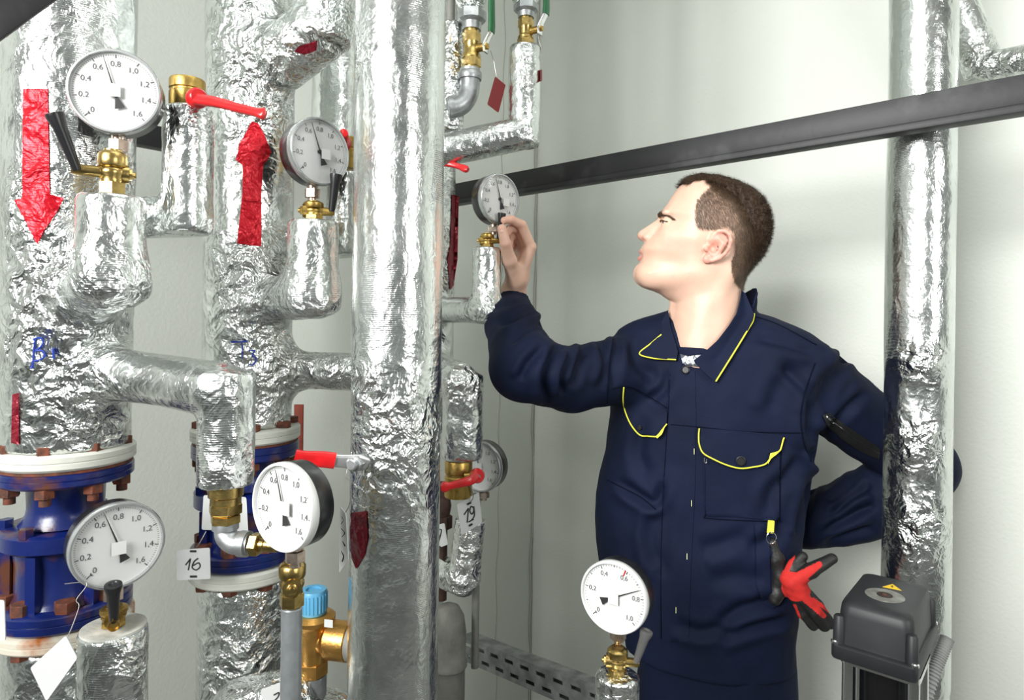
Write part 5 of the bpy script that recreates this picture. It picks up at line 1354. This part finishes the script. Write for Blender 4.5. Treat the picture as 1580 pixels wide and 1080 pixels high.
# trousers to the floor, boots
trows = [(985, 985, 1222), (1010, 985, 1226), (1040, 985, 1227), (1080, 982, 1228), (1180, 980, 1229), (1250, 985, 1226)]
TT = table(trows, 1.30); zT = TT[0]; trf = loft_field(TT, (zT, np.full(len(zT), .115)), 2.3)
legs = [((tc_.x-.082, 1.31, .62), (tc_.x-.10, 1.33, .13), .088, .062), ((tc_.x+.088, 1.33, .62), (tc_.x+.11, 1.36, .13), .088, .062)]
def tro(p):
    f = trf(p)
    for c in legs: f = smin(f, sd_cap(p, *c), .02)
    return np.maximum(f, .075-p[:, 2])
tv_, tq_ = surface_nets(tro, (tc_.x-.24, 1.10, .06), (tc_.x+.24, 1.52, zT[-1]+.01), .0065); tv_ = relax(tv_, tq_, 2)
tmx = mesh_np('t', tv_, tq_); tn = vnormals(tmx); bpy.data.meshes.remove(tmx)
tv_ = tv_+tn*((vnoise(tv_*np.array([1, 1, .45]), 16, 51)-.5)*.014)[:, None]
link('trousers', mesh_np('trousers', tv_, tq_), FABRIC, person)
for sx in (0, 1):
    a = np.array(legs[sx][1]); caps = [((a[0], a[1]+.02, .10), (a[0], a[1]+.02, .05), .048, .046), ((a[0], a[1]+.03, .045), (a[0]-.02, a[1]-.15, .040), .045, .040)]
    def bf(p, caps=caps): return np.maximum(skel(caps, .02)(p), -p[:, 2]+.0)
    lo_, hi_ = bounds(caps); lo_[2] = -.01; bv, bq_ = surface_nets(bf, lo_, hi_, .006); link('boot', mesh_np('boot', bv, bq_), BLACKP, person)
# shirt at the neck
SB = bvh_of(np.concatenate([HW, BVv]), np.concatenate([HQ, BQ+len(HW)]))
patch('tshirt', SB, [(1040, 541), (1046, 538), (1060, 543), (1080, 540), (1090, 545), (1088, 566), (1040, 562)], 20, 10, .004, .001, mat('shirt_print', (.62, .64, .66), .8, 0, 0, 70, col2=(.10, .11, .13), thresh=(.5, .54)), person)
patch('tshirt_neckband', SB, [(1038, 536), (1047, 535), (1060, 539), (1082, 536), (1092, 540), (1090, 546), (1062, 549), (1046, 544), (1038, 543)], 20, 6, .0065, .002, FABRIC, person)

# piping, flaps, pocket, placket, buttons, zip
def piping(name, pts, r=.0013, off=.0015, lift=None, mt_p=YELLOW, par=person, bv=None):
    q = bez([(u, v, 0) for u, v in pts], 6); out = []
    for c in q:
        p, n = hit(bv or JB, c.x, c.y)
        if p is None: continue
        out.append(p-ray(c.x, c.y)*(off+(lift(c.x, c.y) if lift else 0)))
    return MB().tube(out, r, 8).build(name, mt_p, par)
def flap(name, poly, lip, lift):
    return patch(name, JB, poly, 28, 20, .0045, .003, FABRIC, person, lift)
lf = lambda u, v: .004*max(0, min(1, (v-670)/50))
f1 = flap('chest_pocket_flap', [(1079, 660), (1130, 664), (1180, 668), (1208, 672), (1210, 678), (1204, 696), (1190, 702), (1182, 716), (1160, 721), (1140, 723), (1120, 719), (1100, 710), (1086, 700), (1080, 690), (1077, 670)], 0, lf)
piping('yellow_piping', [(1079, 661), (1078, 672), (1079, 686), (1085, 699), (1100, 708), (1120, 717), (1141, 722.5), (1160, 721), (1181, 716), (1190, 704)], off=.0085, lift=lf, par=f1)
piping('yellow_piping', [(1190, 703), (1197, 699), (1204, 694), (1208, 680), (1210, 675)], r=.0013, off=.0085, lift=lf, par=f1)
patch('yellow_turned_edge', JB, [(1187, 697), (1196, 696), (1203, 693), (1197, 700), (1188, 706), (1183, 715)], 8, 8, .011, .001, YELLOW, f1, lf)
lf2 = lambda u, v: .004*max(0, min(1, (v-610)/50))
f2 = flap('chest_pocket_flap', [(963, 598), (980, 601), (1005, 618), (1030, 634), (1029, 654), (1015, 674), (986, 671), (970, 650), (964, 634), (961, 618)], 0, lf2)
piping('yellow_piping', [(962.5, 598), (961.5, 618), (965, 636), (974, 656), (987, 671), (1000, 673), (1014, 674)], off=.0085, lift=lf2, par=f2)
piping('yellow_piping', [(1014, 674), (1021, 664), (1029, 654)], off=.0085, r=.0012, lift=lf2, par=f2)
patch('yellow_turned_edge', JB, [(1022, 663), (1027, 658), (1022, 669), (1015, 675), (1012, 673)], 6, 6, .011, .001, YELLOW, f2, lf2)
def button(u, v, r=.0062, off=.006):
    p, n = hit(JB, u, v); n = (n*.5-ray(u, v)*.5).normalized(); M = frame(p+n*off, n)
    MB().lathe([(r*.9, -.001), (r, .0005), (r, .0018), (r*.82, .0026), (r*.7, .0016), (.0004, .0016)], 28, M).build('button', BLACKP, person)
button(1058, 571, .0078, .003); button(1142, 710, .0085, .011); button(987, 658, .0045, .010)
# shoulder yoke seams, chest pocket, placket as raised cloth panels
patch('chest_pocket', JB, [(1083, 668), (1203, 676), (1202, 798), (1196, 803), (1094, 799), (1088, 790)], 24, 24, .0022, .0018, FABRIC, person)
patch('front_placket', JB, [(1032, 566), (1072, 566), (1074, 640), (1072, 760), (1066, 880), (1062, 990), (1022, 990), (1020, 880), (1024, 760), (1030, 640)], 10, 60, .0018, .0016, FABRIC, person)
for (u, v) in ((1071, 696), (1067, 776), (1060, 858), (1043, 941)):
    piping('buttonhole_stitch', [(u, v-4), (u, v), (u, v+5)], r=.0007, off=.0042, mt_p=mat('pale_stitch', (.62, .62, .35), .7))
piping('seam_thread', [(1035, 655), (1080, 659), (1150, 666), (1240, 668)], r=.0010, off=.0016, mt_p=SEAM)
for sm in ([(1034, 575), (1031, 640), (1026, 720), (1022, 800), (1020, 880), (1020, 985)], [(1086, 668), (1088, 730), (1089, 790), (1096, 800), (1196, 804), (1203, 797), (1204, 730), (1206, 690)], [(945, 600), (962, 596), (985, 602), (1030, 630)], [(936, 740), (960, 752), (990, 768), (1012, 786)], [(1258, 560), (1244, 600), (1236, 640), (1240, 680), (1252, 712)], [(946, 522), (941, 560), (938, 600), (936, 640)], [(1160, 487), (1200, 500), (1260, 532)]):
    piping('seam_thread', sm, r=.0010, off=.0014, mt_p=SEAM)
piping('safety_pin', [(1087, 706), (1087, 713), (1090, 714), (1090, 708)], r=.0007, off=.012, mt_p=CHROME)
# sleeve zip
zp = patch('sleeve_zip', JB, [(1268, 640), (1278, 636), (1300, 652), (1330, 672), (1357, 690), (1357, 708), (1330, 698), (1300, 678), (1274, 655)], 16, 14, .003, .002, mat('zip_tape', (.006, .006, .007), .5), person)
piping('zip_teeth', [(1274, 643), (1300, 662), (1330, 684), (1357, 700)], r=.0016, off=.004, mt_p=BLACKP, par=zp)
piping('zip_pull', [(1275, 643), (1281, 648), (1286, 653)], r=.0022, off=.007, mt_p=mat('pewter', (.35, .35, .36), .3, .9), par=zp)
# collar leaves
CB = bvh_of(np.concatenate([JV, HW, BVv]), np.concatenate([JQ, HQ+len(JV), BQ+len(JV)+len(HW)]))
def leaf(name, poly, lift, nu=26, nv=34, bv=CB):
    return patch(name, bv, poly, nu, nv, .004, .0026, FABRIC, person, lift, drape=120)
ll = lambda u, v: .004
c1 = leaf('collar_leaf', [(1030, 478), (1021, 497), (1020, 516), (986, 545), (1006, 552), (1044, 556), (1046, 542), (1040, 522), (1034, 502), (1032, 484)], ll, bv=CB)
piping('yellow_piping', [(1020.5, 516), (1004, 530), (986.5, 545.5), (1006, 552.5), (1025, 554), (1043, 555)], r=.0012, off=.0098, par=c1)
ll2 = lambda u, v: .006
c2 = leaf('collar_leaf', [(1144, 448), (1150, 452), (1164, 486), (1155, 508), (1130, 548), (1104, 589), (1086, 574), (1069, 557), (1085, 545), (1107, 525), (1124, 503), (1136, 484), (1142, 462)], ll2, bv=CB)
piping('yellow_piping', [(1164, 484), (1162, 495), (1154.5, 508), (1130, 548), (1104.5, 588.5)], r=.0014, off=.0118, par=c2)
# pocket opening at the hip and yellow tab
patch('hip_pocket_edge', JB, [(1165, 808), (1188, 808), (1187, 860), (1188, 905), (1195, 925), (1204, 932), (1192, 940), (1176, 930), (1168, 905)], 12, 30, .004, .003, FABRIC, person)

# ---------------------------------------------------------------- work gloves tucked in the pocket, key ring
GY = 1.165
def gl(pts, rs): return [(T_(u, v, GY+dy), T_(u2, v2, GY+dy2), r1, r2) for (u, v, dy), (u2, v2, dy2), r1, r2 in zip(pts[:-1], pts[1:], rs[:-1], rs[1:])]
GBLK = mat('black_rubber_coating', (.012, .012, .012), .5, 0, .3, 40, .0008, 250); GRED = mat('red_knit', (.55, .018, .014), .8, 0, .1, 60, .0006, 600)
def glove(label, palm_, fingers, flat=.6, redpart=None):
    al = palm_+sum(fingers, [])
    def f(p):
        g = None
        for c in palm_: d = sd_cap(p, *c); g = d if g is None else smin(g, d, .012)
        for fg in fingers:
            h_ = None
            for c in fg: d = sd_cap(p, *c); h_ = d if h_ is None else smin(h_, d, .004)
            g = smin(g, h_, .005)
        return g
    V, Q = surface_nets(f, *bounds(al), .0018); V = relax(V, Q, 1); V = V+(vnoise(V, 90, 61)-.5)[:, None]*.0015
    t = thing('work_glove', V.mean(0), label, 'glove', 'gloves in the hip pocket')
    return t, V, Q
rp = gl([(1178, 896, .085), (1204, 900, .028), (1228, 905, -.002)], [.019, .020, .021])
fg = [gl([(1222, 898, -.008), (1252, 880, -.012), (1284, 862, -.006)], [.0150, .0125, .0095]), gl([(1240, 912, -.006), (1262, 935, -.008), (1281, 962, -.006)], [.0115, .0105, .0092]),
      gl([(1236, 920, -.012), (1256, 944, -.015), (1272, 966, -.012)], [.0120, .0110, .0095]), gl([(1228, 922, -.004), (1240, 945, -.002), (1254, 965, .0)], [.0115, .0105, .0092]),
      gl([(1214, 893, -.002), (1222, 875, .004), (1238, 859, .006)], [.0120, .0110, .0095])]
t, V, Q = glove('red and black work glove hanging out of the hip pocket, fingers spread', rp, fg)
gu, gv = proj(V[Q].mean(1))
def near_seg(u0, v0, u1, v1, w0, w1=None):
    w1 = w0 if w1 is None else w1; e = np.array((u1-u0, v1-v0), float); t_ = np.clip(((gu-u0)*e[0]+(gv-v0)*e[1])/(e@e), 0, 1)
    return np.hypot(gu-u0-t_*e[0], gv-v0-t_*e[1]) < w0+(w1-w0)*t_
isred = near_seg(1178, 890, 1230, 906, 17, 22) | near_seg(1222, 900, 1264, 871, 12, 5) | near_seg(1236, 915, 1271, 950, 8, 4) | near_seg(1255, 925, 1280, 943, 3) | near_seg(1214, 880, 1224, 858, 4, 3) | near_seg(1226, 935, 1236, 962, 3)
nrm_c = np.cross(V[Q[:, 1]]-V[Q[:, 0]], V[Q[:, 3]]-V[Q[:, 0]]); frontf = (nrm_c*(np.array(CAMP)-V[Q[:, 0]])).sum(1) > 0
isred &= frontf
for nm, msk, mm in (('red_knit_back', isred, GRED), ('black_coated_part', ~isred, GBLK)):
    q = Q[msk]; used_, inv_ = np.unique(q.ravel(), return_inverse=True); link(nm, mesh_np(nm, V[used_], inv_.reshape(-1, 4)), mm, t)
t, V, Q = glove('second black work glove, mostly inside the hip pocket behind the red one', gl([(1192, 838, .018), (1197, 862, .018), (1205, 890, .018), (1196, 915, .016)], [.010, .0125, .016, .014]), [gl([(1200, 915, .012), (1196, 926, .010)], [.012, .010])])
link('black_coated_part', mesh_np('g', V, Q), GBLK, t)
c = P(1190, 830, 1.150); t = thing('key_ring', c, 'small steel ring on a yellow tab at the hip pocket', 'key ring')
MB().tube([c+Vector((math.cos(a)*.0085, 0, math.sin(a)*.0105)) for a in np.linspace(0, 2*math.pi, 25)[:-1]], .0010, 8, close=True).build('ring', CHROME, t)
vs = [P(1186, 803, 1.155), P(1195, 804, 1.155), P(1194, 823, 1.150), P(1184, 822, 1.150)]; vs += [v+Vector((0, .003, 0)) for v in vs]
MB().add(vs, [(0, 1, 2, 3), (4, 5, 6, 7), (0, 1, 5, 4), (1, 2, 6, 5), (2, 3, 7, 6), (3, 0, 4, 7)]).build('yellow_tab', YELLOW, t, 0)
# thumb nail
l, n = hit(bvh_of(NV, NQ), 774, 357)
if l is not None:
    m = MB(); M = frame(l-n*.0022, n, Vector((0, 0, 1)))
    m.lathe([(.0046*math.sin(a), .0030*math.cos(a)) for a in np.linspace(math.pi/2, .05, 8)], 20, M); m.build('thumb_nail', mat('nail', (.72, .46, .38), .3), body)
